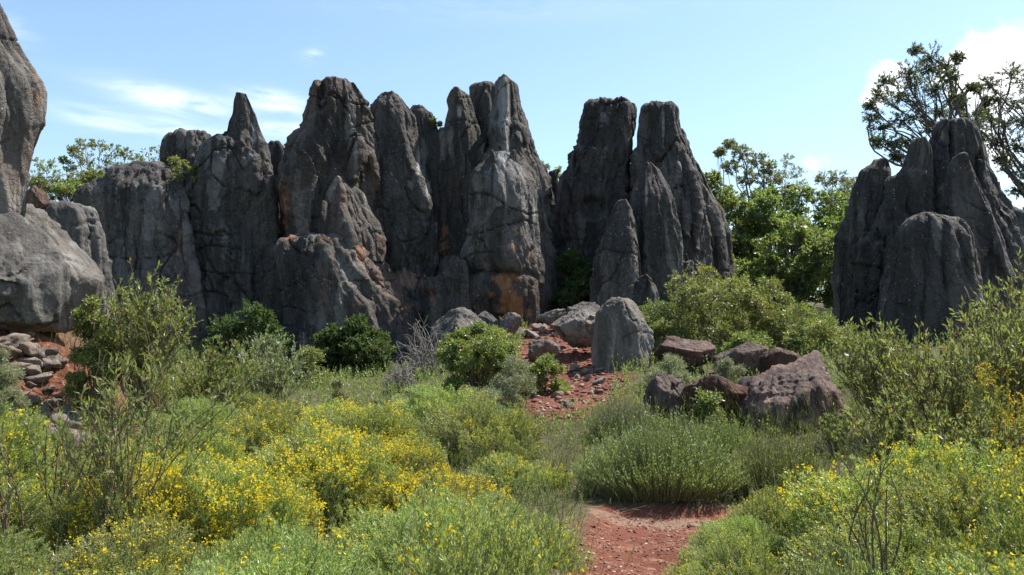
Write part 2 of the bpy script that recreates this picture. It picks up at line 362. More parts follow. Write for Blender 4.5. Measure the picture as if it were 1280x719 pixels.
def loft(rows, D, seed, depth=.8, planes=7, back=0., amp=1., flute=1., carve=(), stain=(), pale=(), res=.042, sharp=22, bottom=None, lean=0., fine=1., maxd=2.4, dome=.05):
    """one body of rock from its outline rows (py, xl, xr): every level is a rough many-sided section with true depth"""
    rng = np.random.RandomState(seed)
    L = [(at(xl, py, D), at(xr, py, D)) for py, xl, xr in rows]
    z = np.array([a[2] for a, b in L]); xl = np.array([a[0] for a, b in L]); xr = np.array([b[0] for a, b in L])
    cxm = (xl[-1]+xr[-1])/2; zb = (gz(cxm, D) - .5) if bottom is None else bottom
    if zb < z[-1]-.05: z = np.append(z, zb); xl = np.append(xl, xl[-1]-.03*(z[-2]-zb)); xr = np.append(xr, xr[-1]+.03*(z[-2]-zb))
    M = max(12, int((z[0]-z[-1])/res)); zz = np.linspace(z[0], z[-1], M)
    XL = np.interp(-zz, -z, xl); XR = np.interp(-zz, -z, xr)
    kk = 3
    if M > 20:
        ker = np.array([.25, .5, .25])
        for _ in range(kk):
            XL[1:-1] = np.convolve(XL, ker, 'same')[1:-1]; XR[1:-1] = np.convolve(XR, ker, 'same')[1:-1]
    hw = (XR-XL)/2; hwk = hw; cx = (XR+XL)/2; hd = np.minimum(hw*depth, maxd) ; hd = np.maximum(hd, .25)
    n = int(np.clip(2*math.pi*np.max(hw)*.9/res, 40, 560)); th = np.arange(n)/n*2*math.pi
    TH, ZZ = np.meshgrid(th, zz)
    r = 0
    offs = rng.rand()*6.28
    for i in range(planes):
        a = offs + (i + rng.uniform(-.3, .3))/planes*2*math.pi
        zi = np.stack([zz*.35 + 50*rng.rand(), zz*0+seed, zz*0+i*3.3], 1)
        ai = a + .35*perlin(zi)[:, None]
        d = (1 + rng.uniform(-.14, .14) + .22*perlin(zi+9))[:, None]
        r = r + (np.maximum(np.cos(TH-ai), 0)/d)**sharp
    r = r**(-1/sharp); 
    P = np.stack([np.cos(TH).ravel()*1.6 + seed, np.sin(TH).ravel()*1.6, ZZ.ravel()*.16], 1)
    r = r*(1 + .16*flute*(ridged(P, 2).reshape(r.shape)-.5))
    X = r*np.cos(TH); Y = r*np.sin(TH)
    mx = X.max(1, keepdims=True); mn = X.min(1, keepdims=True); X = (X-(mx+mn)/2)/((mx-mn)/2)
    my = Y.max(1, keepdims=True); mny = Y.min(1, keepdims=True); Y = (Y-(my+mny)/2)/((my-mny)/2)
    V = np.stack([cx[:, None]+hw[:, None]*X, D+back+lean*(zz-zz[-1])[:, None]+hd[:, None]*Y, ZZ], 2)
    # cap rings
    caps = []; top = V[0]; c0 = top.mean(0)
    nr = max(4, int(hw[0]/res)); 
    for i in range(1, nr+1):
        t = 1 - i/nr; t = max(t, .01); q = c0 + (top-c0)*t; q[:, 2] += dome*(1-t*t)*min(1, hw[0]*2); caps.append(q)
    V = np.concatenate([np.array(caps[::-1]), V], 0); R, C = V.shape[:2]
    G = V.reshape(-1, 3)
    idx = np.arange((R-1)*C); rr = idx//C; cc = idx % C; c2 = (cc+1) % C
    Fq = np.stack([rr*C+cc, (rr+1)*C+cc, (rr+1)*C+c2, rr*C+c2], 1)
    dth = np.roll(V, -1, 1)-np.roll(V, 1, 1); dz = np.zeros_like(V); dz[1:-1] = V[2:]-V[:-2]; dz[0] = V[1]-V[0]; dz[-1] = V[-1]-V[-2]
    N = unit(np.cross(dz, dth)).reshape(-1, 3); N[:C] = (0, 0, 1)
    # smooth normals so that sharp edges stay whole
    N = unit(N)
    thin = np.concatenate([np.full(R-len(hw), hw[0]), hw]); thin = np.repeat(np.clip(thin/1.0, .35, 1), C)
    G2, crack, worn_highlight = rock_disp(G, N, seed, amp, flute, fine, thin)
    # every ring of the outermost cap stays closed
    for (px, py, rx, ry, dep) in carve:
        a = masks(G2, D, [(px, py, rx, ry, 1.)]); fr = sstep(.3, -.1, (G2[:, 1]-D-back)/1.0)
        G2[:, 1] += dep*sstep(.25, .75, a)*fr
    return G2, Fq, {'crack': crack, 'worn_highlight': worn_highlight, 'stain': masks(G2, D, stain) if stain else np.zeros(len(G2)), 'pale': masks(G2, D, pale) if pale else np.zeros(len(G2))}
def merge(parts):
    V = []; Fs = []; A = {}; o = 0
    for v, f, a in parts:
        V.append(v); Fs.append(f+o); o += len(v)
        for k_, x in a.items(): A.setdefault(k_, []).append(x)
    return np.concatenate(V), np.concatenate(Fs), {k_: np.concatenate(x) for k_, x in A.items()}
def place(name, geo, m, label=None, cat='rock', group=None, parent=None):
    V, Fq, A = geo
    if parent is None:
        o0 = np.array([V[:, 0].mean(), V[:, 1].mean(), V[:, 2].min()])
        o = mesh_np(name, V-o0, Fq, m, attrs=A); o.location = o0; tag(o, label, cat, group)
    else:
        o0 = np.array(parent.location); o = mesh_np(name, V-o0, Fq, m, attrs=A, parent=parent)
        if label: o['label'] = label
    return o
PG = 'karst pinnacles of the rock ridge'
def pin(label, rows, D, seed, m=None, name='rock_pinnacle', group=PG, **kw):
    return place(name, loft(rows, D, seed, **kw), m or M_ROCK, label, 'rock pinnacle', group)

# left foreground cliff and the blocks under it
pin('tall brown-grey cliff cut by the left edge of the photo, overhanging a pale boulder',
    [(-70, -170, -40), (-30, -170, -22), (20, -170, 0), (60, -170, 16), (92, -170, 37), (110, -170, 47), (150, -170, 49), (178, -170, 40), (200, -170, 37), (262, -170, 29), (300, -170, 20)],
    13, 3, name='rock_cliff', m=M_CLIFF, group=None, res=.03, bottom=2.6, planes=6, amp=.32, stain=[(44, 100, 8, 22, .45), (48, 135, 4, 40, .4)], pale=[(30, 240, 5, 40, .6)], depth=.32)
# wall on the left
pin('low broad rock wall left of the sharp spire, behind the left boulder',
    [(206, 172, 204), (214, 150, 210), (224, 134, 222), (241, 99, 232), (300, 98, 245), (390, 95, 262), (450, 95, 270)], 27.6, 11, depth=.6, stain=[(225, 300, 14, 90, .45)], planes=8)
pin('small dark block peeping over the low wall left of the spire',
    [(170, 214, 262), (176, 209, 268), (230, 205, 275), (300, 200, 280)], 30.5, 12, flute=1.4)
pin('sharp pointed spire at the left of the ridge, leaning buttress to its right',
    [(118, 295, 309), (128, 292, 314), (146, 289, 321), (150, 285, 322), (168, 282, 328), (178, 262, 331), (183, 252, 333), (215, 244, 341), (250, 241, 347), (350, 239, 350), (400, 240, 352), (450, 240, 356)], 28, 14, depth=.6, planes=6,
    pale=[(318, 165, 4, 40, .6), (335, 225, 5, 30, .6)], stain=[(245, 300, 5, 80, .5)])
pin('small fluted stub in the gap right of the sharp spire', [(180, 336, 350), (186, 332, 355), (215, 331, 357), (300, 328, 356)], 30.5, 15, flute=1.5)
# massive block
blk = empty('rock_pinnacle', at(420, 440, 27.3), 'widest flat-topped pinnacle of the ridge with a crack across its middle', 'rock pinnacle', PG)
place('upper_block', merge([
    loft([(104, 394, 446), (112, 391, 450), (131, 388, 460), (165, 381, 466), (172, 370, 467), (200, 356, 470), (235, 347, 474), (300, 344, 480), (345, 344, 486), (420, 350, 490)], 27.7, 21, depth=.8, planes=7, amp=1.15,
         carve=[(402, 130, 7, 40, .35), (345, 290, 12, 60, .5)], pale=[(437, 150, 9, 38, .75), (445, 195, 5, 40, .6), (422, 150, 6, 25, .35)], stain=[(350, 270, 10, 60, .7), (393, 285, 30, 14, .4)]),
    loft([(223, 419, 428), (231, 413, 440), (240, 409, 451), (262, 404, 460), (285, 400, 472), (299, 402, 478)], 26.5, 22, depth=.9, bottom=4.4, amp=.8, planes=6, pale=[(456, 255, 5, 28, .6), (420, 225, 8, 4, .7)]),
    loft([(252, 403, 409), (262, 400, 411), (300, 399, 412)], 25.9, 23, bottom=4.2)]), M_ROCKR, parent=blk)
place('lower_block', loft([(296, 372, 436), (302, 356, 458), (318, 351, 472), (335, 349, 486), (352, 348, 498), (372, 346, 512), (384, 346, 523), (420, 346, 530), (480, 346, 534)], 26.3, 24, depth=.68, planes=8, amp=.8, dome=.05,
      stain=[(452, 305, 9, 26, 1.0), (366, 300, 12, 14, .7), (515, 385, 16, 7, .8), (375, 440, 20, 30, .4), (400, 300, 40, 6, .5)], pale=[(478, 318, 12, 12, .5), (380, 420, 2, 60, .7)]), M_ROCKR, parent=blk)
pin('tall round-shouldered pinnacle between the widest one and the thin slanted one',
    [(117, 477, 495), (123, 470, 503), (132, 463, 509), (146, 459, 517), (175, 457, 522), (200, 455, 527), (235, 453, 540), (260, 453, 546), (300, 456, 548), (325, 464, 545), (345, 470, 540), (420, 470, 560)], 28.2, 31, depth=.7, planes=6, sharp=24,
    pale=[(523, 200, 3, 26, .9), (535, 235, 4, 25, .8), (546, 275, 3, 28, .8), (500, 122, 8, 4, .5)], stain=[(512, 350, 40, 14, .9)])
pin('thin slanted pinnacle just behind the round-shouldered one', [(135, 518, 531), (141, 514, 540), (160, 515, 545), (190, 518, 554), (250, 524, 558), (330, 530, 560)], 28.8, 32, depth=.9, flute=1.3, pale=[(545, 180, 5, 40, .35)])
pin('low dark rib of rock between the slanted pinnacle and the central tower', [(161, 549, 566), (170, 546, 576), (200, 547, 582), (250, 546, 586), (300, 543, 588), (345, 532, 590), (420, 520, 600)], 28.8, 33, depth=.9, stain=[(555, 300, 14, 40, .7), (520, 350, 30, 20, .9)])
# central tower
pin('knobbly headed pinnacle on the left flank of the central tower', [(112, 567, 575), (116, 562, 583), (125, 559, 588), (136, 562, 592), (150, 559, 596), (165, 557, 600), (200, 556, 603), (300, 556, 605)], 28.8, 34, depth=.9, pale=[(574, 140, 5, 14, .7), (583, 125, 6, 9, .5)])
pin('square dark block behind the top of the central tower', [(105, 595, 617), (109, 588, 624), (150, 590, 628), (220, 590, 632), (300, 590, 640)], 29.4, 35, depth=.8)
tower = pin('tallest central tower with a pale streak and a deep oval hollow',
    [(99, 622, 632), (103, 619, 644), (110, 619, 647), (128, 618, 650), (150, 610, 655), (163, 600, 659), (176, 592, 663), (194, 587, 669), (222, 584, 683), (260, 582, 693), (320, 580, 700), (420, 580, 705)], 28.2, 36, depth=.85, planes=6,
    carve=[(602, 186, 17, 42, 1.1), (631, 140, 7, 60, -.35), (588, 195, 4, 34, -.2)], pale=[(629, 135, 8, 45, 1.1), (632, 175, 6, 25, .9), (588, 195, 4, 30, .5)])
front = empty('rock_pinnacle', at(632, 400, 26.6), 'stout two-horned pillar standing in front of the central tower, orange at its foot', 'rock pinnacle', PG)
place('pillar', merge([loft([(193, 614, 645), (199, 612, 653), (210, 597, 659), (222, 590, 666), (236, 588, 671), (272, 587, 673), (298, 582, 673), (314, 575, 676), (326, 576, 679), (338, 585, 680), (346, 620, 679)], 26.2, 41, depth=.8, planes=6, amp=.75, bottom=3.75, dome=-.15,
      pale=[(628, 200, 9, 16, .9), (668, 260, 4, 30, .7), (600, 290, 16, 40, .15), (630, 193, 22, 3, .8)], stain=[(643, 300, 12, 26, .7), (655, 320, 12, 16, .5)], carve=[(625, 260, 10, 50, -.2)]),
      loft([(190, 613, 617), (197, 612, 622), (215, 610, 626)], 25.9, 42, bottom=6.4, res=.03, amp=.4), loft([(190, 640, 645), (197, 634, 648), (215, 630, 652)], 26.0, 43, bottom=6.4, res=.03, amp=.4)]), M_ROCK, parent=front)
place('foot_block', loft([(334, 612, 626), (340, 598, 650), (350, 582, 680), (370, 578, 682), (398, 585, 679), (425, 590, 676)], 26.2, 44, depth=.78, planes=7, amp=.6, dome=.02,
      stain=[(628, 348, 16, 18, 1.2), (640, 375, 22, 26, 1.1), (615, 365, 9, 26, .8), (660, 390, 10, 14, .7)]), M_ROCKR, parent=front)
pin('lumpy low outcrop at the left foot of the two-horned pillar', [(321, 558, 575), (328, 549, 584), (346, 546, 587), (350, 536, 588), (362, 533, 588), (368, 538, 588), (392, 530, 590), (430, 525, 592)], 25.9, 45, name='rock_outcrop', group=None, depth=.8, amp=.9, m=M_ROCKR,
    stain=[(541, 375, 6, 14, .7), (560, 395, 20, 14, .4)])
pin('rounded shoulder sloping down right of the central tower', [(185, 652, 664), (196, 655, 670), (222, 655, 684), (250, 655, 690), (300, 655, 702), (420, 655, 710)], 28.9, 37, depth=.9)
pin('little pointed tooth in the saddle between the central tower and the twin towers', [(217, 687, 692), (228, 684, 697), (250, 681, 700), (300, 678, 706)], 29.5, 38, res=.035)
pin('low dark wall filling the saddle left of the twin towers', [(238, 676, 740), (246, 672, 765), (300, 670, 775), (430, 668, 780)], 30, 39, depth=.5)
# twin towers
pin('left one of the flat-topped twin towers, streaked down its face', [(128, 738, 791), (133, 735, 795), (160, 730, 792), (184, 726, 790), (194, 713, 789), (212, 707, 788), (235, 700, 787), (280, 690, 790), (330, 685, 797), (420, 685, 800)], 28.1, 51, depth=.75, planes=7, flute=1.2,
    pale=[(752, 145, 4, 22, .6), (778, 150, 3, 30, .5), (720, 205, 10, 16, .3)], carve=[(740, 260, 18, 16, .3)], dome=.03)
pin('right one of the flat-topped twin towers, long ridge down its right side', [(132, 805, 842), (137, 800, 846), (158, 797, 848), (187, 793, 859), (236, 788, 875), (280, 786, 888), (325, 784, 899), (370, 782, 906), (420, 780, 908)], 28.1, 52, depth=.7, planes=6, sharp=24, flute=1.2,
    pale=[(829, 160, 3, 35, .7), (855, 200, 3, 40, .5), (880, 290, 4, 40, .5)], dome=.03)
pin('stepped shoulder right of the twin towers beside the green trees', [(189, 856, 862), (213, 855, 875), (231, 857, 883), (266, 862, 901), (294, 866, 910), (326, 870, 916), (380, 872, 922), (420, 872, 924)], 28.9, 53, depth=.9, amp=1.2)
pin('dark arched pinnacle in front of the right twin tower', [(205, 805, 813), (212, 800, 823), (236, 791, 836), (252, 787, 841), (294, 784, 850), (350, 782, 857), (410, 780, 860)], 26.6, 54, depth=.75, planes=5, amp=.7, pale=[(808, 235, 3, 30, .8), (815, 225, 5, 14, .4)])
pin('speckled conical pinnacle in front of the left twin tower', [(252, 773, 783), (262, 767, 790), (280, 760, 795), (302, 751, 800), (329, 742, 802), (365, 741, 803), (410, 741, 803)], 25.8, 55, depth=.8, planes=6, amp=.9)
pin('knee-high rough stump beside the speckled conical pinnacle', [(346, 802, 808), (352, 795, 818), (365, 790, 824), (400, 788, 828)], 25.3, 56, name='rock_outcrop', group=None, res=.03)
# right formation
RG = 'pinnacles of the right-hand outcrop'
pin('thin blade of rock at the left of the right-hand outcrop', [(201, 1095, 1105), (206, 1091, 1109), (214, 1077, 1110), (240, 1067, 1110), (270, 1060, 1112), (300, 1051, 1114), (370, 1046, 1114), (430, 1045, 1114)], 23.0, 61, depth=.9, group=RG, flute=1.3)
pin('round-tipped pinnacle, second from left in the right-hand outcrop', [(175, 1145, 1152), (182, 1141, 1158), (195, 1139, 1161), (213, 1129, 1162), (221, 1117, 1163), (245, 1109, 1164), (285, 1093, 1167), (308, 1069, 1170), (355, 1062, 1175), (430, 1055, 1180)], 22.3, 62, depth=.8, group=RG, pale=[(1128, 250, 9, 26, .35)])
place('rock_pinnacle', merge([
    loft([(152, 1176, 1215), (158, 1172, 1221), (180, 1168, 1229), (205, 1165, 1237), (228, 1163, 1248), (258, 1161, 1263), (276, 1161, 1277), (320, 1163, 1296), (420, 1165, 1310)], 22.6, 63, depth=.75, planes=6,
         carve=[(1190, 170, 3, 36, .5), (1224, 205, 5, 20, .3), (1163, 240, 4, 40, .3)], pale=[(1178, 168, 6, 26, .5), (1232, 215, 8, 45, .5)], stain=[(1225, 310, 22, 18, .8), (1230, 340, 30, 14, .9)]),
    loft([(196, 1195, 1203), (206, 1190, 1211), (226, 1187, 1222), (260, 1186, 1238), (300, 1190, 1252), (350, 1196, 1262)], 21.7, 64, depth=.7, planes=6, stain=[(1222, 320, 16, 20, .7)])]), M_ROCKR,
    'broadest notched-top pinnacle of the right-hand outcrop, below the oak', 'rock pinnacle', RG)
pin('low rounded hump in front of the right-hand outcrop', [(269, 1143, 1172), (273, 1137, 1189), (283, 1131, 1202), (300, 1125, 1211), (335, 1118, 1220), (370, 1108, 1226), (430, 1100, 1230)], 20.8, 65, depth=.8, group=RG, planes=7, amp=.8, dome=.1, res=.04)
pin('slope of rock leaving the photo at the right edge behind the outcrop', [(262, 1290, 1330), (280, 1268, 1370), (330, 1255, 1400), (420, 1250, 1420)], 25, 66, group=RG, depth=.6)

# ------------------------------------------------------------------ boulders and stones
_bm = bmesh.new(); bmesh.ops.create_icosphere(_bm, subdivisions=6, radius=1)
ICO6 = (np.array([v.co[:] for v in _bm.verts]), np.array([[v.index for v in f.verts] for f in _bm.faces])); _bm.free()
_bm = bmesh.new(); bmesh.ops.create_icosphere(_bm, subdivisions=4, radius=1)
ICO4 = (np.array([v.co[:] for v in _bm.verts]), np.array([[v.index for v in f.verts] for f in _bm.faces])); _bm.free()
_bm = bmesh.new(); bmesh.ops.create_icosphere(_bm, subdivisions=2, radius=1)
ICO2 = (np.array([v.co[:] for v in _bm.verts]), np.array([[v.index for v in f.verts] for f in _bm.faces])); _bm.free()
def stone_shape(seed, base=ICO4, planes=12, sharp=14, rough=.05, normals=None):
    rng = np.random.RandomState(seed); U = base[0]
    n = unit(rng.normal(size=(planes, 3))); d = rng.uniform(.62, 1., planes)
    if normals is not None: q = np.array(normals, float); n = unit(q[:, :3]); d = q[:, 3]
    r = (np.sum((np.maximum(U@n.T, 0)/d)**sharp, 1) + 1e-6)**(-1/sharp)
    r = np.minimum(r, 1.35 if normals is None else 1.9)
    V = U*r[:, None]; V = V*(1 + rough*fbm(V*1.6+seed*7.1, 3)[:, None])
    return V, base[1]
def boulder(px0, py0, px1, py1, D, seed, label, m=None, depth=.8, planes=12, rough=.08, tilt=0., fine=2., amp=.5, sink=.15, name='boulder', group=None, stain=(), pale=(), cat='boulder', sharp=26, base=None, normals=None):
    V, Fq = stone_shape(seed, base or ICO6, planes, sharp, rough, normals)
    if tilt:
        c, s = math.cos(tilt), math.sin(tilt); V = np.stack([V[:, 0]*c+V[:, 2]*s, V[:, 1], -V[:, 0]*s+V[:, 2]*c], 1)
        V = V*np.array([1, 1, 1.])
    mn, mx = V.min(0), V.max(0); V = (V-(mn+mx)/2)/((mx-mn)/2)
    a, b = at(px0, py1, D), at(px1, py0, D); hx = (b[0]-a[0])/2; hz = (b[2]-a[2])/2 + sink/2; hy = hx*depth
    c = np.array([(a[0]+b[0])/2, D, (a[2]+b[2])/2 - sink/2])
    N = unit(V/np.array([hx, hy, hz])); V = V*np.array([hx, hy, hz])+c
    V, cr, hl = rock_disp(V, N, seed, amp, .5, fine)
    return place(name, (V, Fq, {'crack': cr, 'worn_highlight': hl, 'stain': masks(V, D, stain), 'pale': masks(V, D, pale)}), m or M_GREY, label, cat, group)

# left foreground
boulder(-85, 254, 117, 410, 13.2, 71, 'big pale sunlit boulder with a smooth sloping face under the left cliff', normals=[(.70, -.12, .56, .60), (.45, -.75, .45, .68), (.90, -.25, -.35, .86), (.35, -.9, -.1, .74), (-.3, -1, .25, .78), (.3, -.75, .6, .76), (-.1, 0, 1, .93), (-1, 0, 0, 1.05), (0, 1, 0, .9), (0, 0, -1, .98), (.5, -.5, -.7, .93)], depth=.42, amp=.8, fine=1.3, sharp=50, sink=.05, rough=.03, pale=[(85, 300, 35, 45, .45)])
boulder(-150, 268, 76, 402, 11.6, 72, 'cracked brown-grey block at the left edge in front of the big pale boulder', normals=[(.55, -.55, .6, .55), (.9, -.4, 0, .85), (.1, -1, .15, .62), (.4, -.8, -.5, .7), (-.4, -.3, .9, .7), (-1, 0, 0, 1.1), (0, 1, 0, .9), (0, 0, -1, .7)], depth=.45, amp=1.3, fine=1.6, sharp=50, sink=.05)
boulder(33, 232, 62, 262, 20, 73, 'small dark brown rock poking out between the left cliff and the far bush', M_RED)
pin('weathered rock hump behind the left boulder, left of the low wall', [(256, 62, 96), (262, 58, 118), (290, 60, 128), (350, 70, 135), (400, 70, 140)], 22, 74, name='rock_outcrop', group=None, depth=.8, m=M_GREY)
pin('thin grey stub just left of the low broad wall', [(238, 100, 108), (246, 97, 116), (300, 95, 122), (400, 95, 124)], 27, 75, group=None, name='rock_outcrop', depth=.9)
# middle and right boulders
boulder(740, 371, 816, 468, 19, 81, 'tall upright grey boulder standing at the top right of the red dirt slope', normals=[(-.95, -.3, .12, .8), (-.3, -1, .1, .75), (.75, -.7, .25, .8), (.9, .1, .3, .86), (-.5, -.2, .85, .88), (.62, -.25, .75, .70), (.2, -.8, .6, .82), (0, 0, 1, .93), (0, 1, 0, .8), (0, 0, -1, 1.), (.9, 0, -.3, .9)], depth=.6, amp=.75, sharp=60, pale=[(795, 405, 12, 20, .3)], fine=2)
boulder(690, 380, 758, 426, 20.2, 82, 'brown slab leaning on the left of the tall upright boulder', m=M_TAN, planes=8, tilt=-.4, depth=.8, sharp=50, amp=.8)
boulder(536, 386, 616, 424, 21.5, 83, 'flat pale grey slab tilted up beside the round green bush', planes=7, tilt=.35, depth=.7, sharp=50, amp=.8)
boulder(708, 376, 744, 396, 23.5, 84, 'rounded grey stone directly behind the leaning brown slab', planes=8)
boulder(672, 388, 708, 404, 23.8, 85, 'flat grey stone at the top of the red slope under the orange-footed pillar', planes=9)
boulder(622, 392, 652, 412, 22.5, 86, 'blocky brown stone at the foot of the two-horned pillar, above the round bush', m=M_TAN, planes=8)
boulder(596, 390, 622, 408, 22.8, 87, 'jagged grey stone right of the tilted pale slab', planes=7)
boulder(816, 423, 892, 452, 18.2, 88, 'long low brown rock right of the tall upright boulder', m=M_RED, planes=9, pale=[(855, 428, 30, 6, .5)])
boulder(893, 428, 962, 462, 17.6, 89, 'dark reddish rock behind the grey-green tuft, left of the largest red boulder', m=M_RED, planes=9)
boulder(807, 468, 868, 524, 14.6, 90, 'brown rock at the left end of the red boulders, over the wiry bush', m=M_RED, planes=9, pale=[(835, 480, 24, 8, .4)])
boulder(850, 470, 935, 545, 14.3, 91, 'squat red-brown rock with a leafy sprout growing over its front', m=M_RED, planes=10)
boulder(922, 440, 1074, 556, 13.8, 92, 'largest rust-red boulder with a pale lichen ridge, right of centre', m=M_RED, normals=[(-.25, -.35, .9, .62), (.1, -1, .12, .6), (.95, -.25, .35, .95), (-.8, -.35, .55, .8), (-.5, -.9, -.1, .8), (.5, -.6, .75, .82), (0, 1, .1, .8), (0, 0, -1, .6), (-.95, 0, -.2, 1.1)], depth=.7, amp=.95, fine=1.7, pale=[(1010, 470, 14, 10, .5), (1000, 500, 50, 6, .5), (1050, 450, 18, 10, .5)], stain=[(1000, 520, 40, 16, .7), (960, 510, 20, 20, .6)], sharp=16)
boulder(948, 436, 1008, 470, 15.6, 93, 'rough brown rock wedged behind the largest rust-red boulder', m=M_RED, planes=8)
boulder(660, 424, 700, 446, 18.6, 94, 'low brown stone half buried in the red slope by the round bush', m=M_TAN, planes=8)
# small stones: rubble bank, slope
def small_stones(name, spots, m, label, group, protos=6, seed=0):
    rng = np.random.RandomState(seed); P = []
    for i in range(protos):
        V, Fq = stone_shape(seed*31+i, ICO4, 9, 16, .12); V = V/np.abs(V).max(); V = V*np.array([1, .8, .65]); P.append((V, Fq))
    first = {}
    for j, (x, y, r) in enumerate(spots):
        i = j % protos; z = gz(x, y) + r*rng.uniform(.1, .35); rot = (rng.uniform(-.5, .5), rng.uniform(-.5, .5), rng.uniform(0, 6.28))
        if i not in first:
            o = mesh_np(name, P[i][0], P[i][1], m, attrs={'crack': np.zeros(len(P[i][0]))}); first[i] = o
        else: o = first[i].copy(); COL.objects.link(o)
        o.location = (x, y, z); o.rotation_euler = rot; o.scale = (r, r, r*rng.uniform(.7, 1.1)); tag(o, label, 'stone', group)
rng = np.random.RandomState(5)
sp = []
for j in range(115):
    py = rng.uniform(392, 492); px = rng.uniform(-10, 60+.75*(py-392)) if rng.rand() < .9 else rng.uniform(90, 150)
    D = 12.9 - (py-392)/100*2.0 + rng.uniform(-.2, .2); x = (px-CX)/F*D
    sp.append((x, D, rng.uniform(.07, .27)*(1 if rng.rand() < .7 else .6)))
small_stones('stone', sp, M_RUBBLE, 'angular brown stone tumbled in the rubble bank below the left boulder', 'stones of the left rubble bank', seed=1)
sp = [(rng.uniform(.3, 2.3), rng.uniform(15.5, 24.5), rng.uniform(.05, .17)) for _ in range(42)]
sp += [(rng.uniform(-2.2, 3.2), rng.uniform(22.5, 24.8), rng.uniform(.12, .3)) for _ in range(22)]
small_stones('stone', sp, M_RUBBLE, 'small broken stone lying on the red dirt slope', 'stones scattered on the red slope', seed=2)

# ------------------------------------------------------------------ vegetation geometry
def curves(base, tip, bend, k=5):
    """quadratic curves from base to tip (n,3) -> (n,k,3)"""
    t = np.linspace(0, 1, k)[None, :, None]; mid = (base+tip)/2 + bend
    return (1-t)**2*base[:, None] + 2*t*(1-t)*mid[:, None] + t*t*tip[:, None]
def tubes(C, r0, r1, sides=3):
    n, k, _ = C.shape; T = unit(np.gradient(C, axis=1)); ref = np.where(np.abs(T[..., 2:3]) > .8, np.array([1., 0, 0]), np.array([0, 0, 1.]))
    A = unit(np.cross(T, ref)); B = np.cross(T, A); t = np.linspace(0, 1, k)
    r0 = np.broadcast_to(np.asarray(r0, float), (n,)); r1 = np.broadcast_to(np.asarray(r1, float), (n,))
    R = r0[:, None]*(1-t) + r1[:, None]*t
    a = np.arange(sides)/sides*2*math.pi
    V = C[:, :, None] + R[:, :, None, None]*(np.cos(a)[:, None]*A[:, :, None] + np.sin(a)[:, None]*B[:, :, None])
    i = np.arange(n)[:, None, None]*k*sides; j = np.arange(k-1)[None, :, None]; s = np.arange(sides)[None, None]
    q0 = i+j*sides+s; q1 = i+j*sides+(s+1) % sides
    return V.reshape(-1, 3), np.stack([q0, q1, q1+sides, q0+sides], -1).reshape(-1, 4)
def leaf_quads(P, dr, L, W, rng, nb=None, fold=.12):
    n = len(P); side = unit(np.cross(dr, nb if nb is not None else rng.normal(size=(n, 3)))); nn = np.cross(side, dr)
    L = np.broadcast_to(L, (n,))[:, None]*rng.uniform(.7, 1.25, (n, 1)); W = np.broadcast_to(W, (n,))[:, None]
    a = P; b = P + dr*L*.45 + side*W*.5 + nn*L*fold; c = P + dr*L - nn*L*fold*.4; d = P + dr*L*.45 - side*W*.5 + nn*L*fold
    V = np.stack([a, b, c, d], 1).reshape(-1, 3); return V, np.arange(n*4).reshape(n, 4)
def leaves_on(C, per, L, W, rng, t0=.3, spread=.9, up=.0, jit=0., nup=0.):
    n, k, _ = C.shape; t = rng.uniform(t0, 1, (n, per))**.9*(k-1)*.999; i = t.astype(int); f = (t-i)[..., None]; ar = np.arange(n)[:, None]
    P = C[ar, i]*(1-f) + C[ar, i+1]*f; T = unit(C[ar, i+1]-C[ar, i])
    P = P.reshape(-1, 3); T = T.reshape(-1, 3)
    if jit: P = P + rng.normal(size=P.shape)*jit
    dr = unit(T + unit(rng.normal(size=P.shape))*spread + np.array([0, 0, up]))
    nb = rng.normal(size=P.shape) + np.array([0, 0, nup]) if nup else None
    return leaf_quads(P, dr, L, W, rng, nb)
def flowers_at(P, size, rng, petals=3):
    n = len(P); P = np.repeat(P, petals, 0) + rng.normal(size=(n*petals, 3))*size*.25
    dr = unit(rng.normal(size=P.shape)+np.array([0, -.2, .7])); return leaf_quads(P, dr, size, size*.75, rng)
def cat2(*g):
    V = []; Q = []; o = 0
    for v, f in g: V.append(v); Q.append(f+o); o += len(v)
    return np.concatenate(V), np.concatenate(Q)
def lumps(d, seed, amp=.25, f=1.8): return 1 + amp*perlin(d*f+seed*5.3) + amp*.5*perlin(d*f*2.3+seed)
def dome_tips(n, R, H, rng, seed, amp=.25, inner=.35, low=-.05):
    z = rng.uniform(low, 1, n); a = rng.uniform(0, 6.283, n); q = np.sqrt(np.maximum(0, 1-z*z)); d = np.stack([q*np.cos(a), q*np.sin(a), z], 1)
    s = lumps(d, seed, amp)*(1 - inner*rng.rand(n)**2.2)
    return d*s[:, None]*np.array([R, R, H]), d

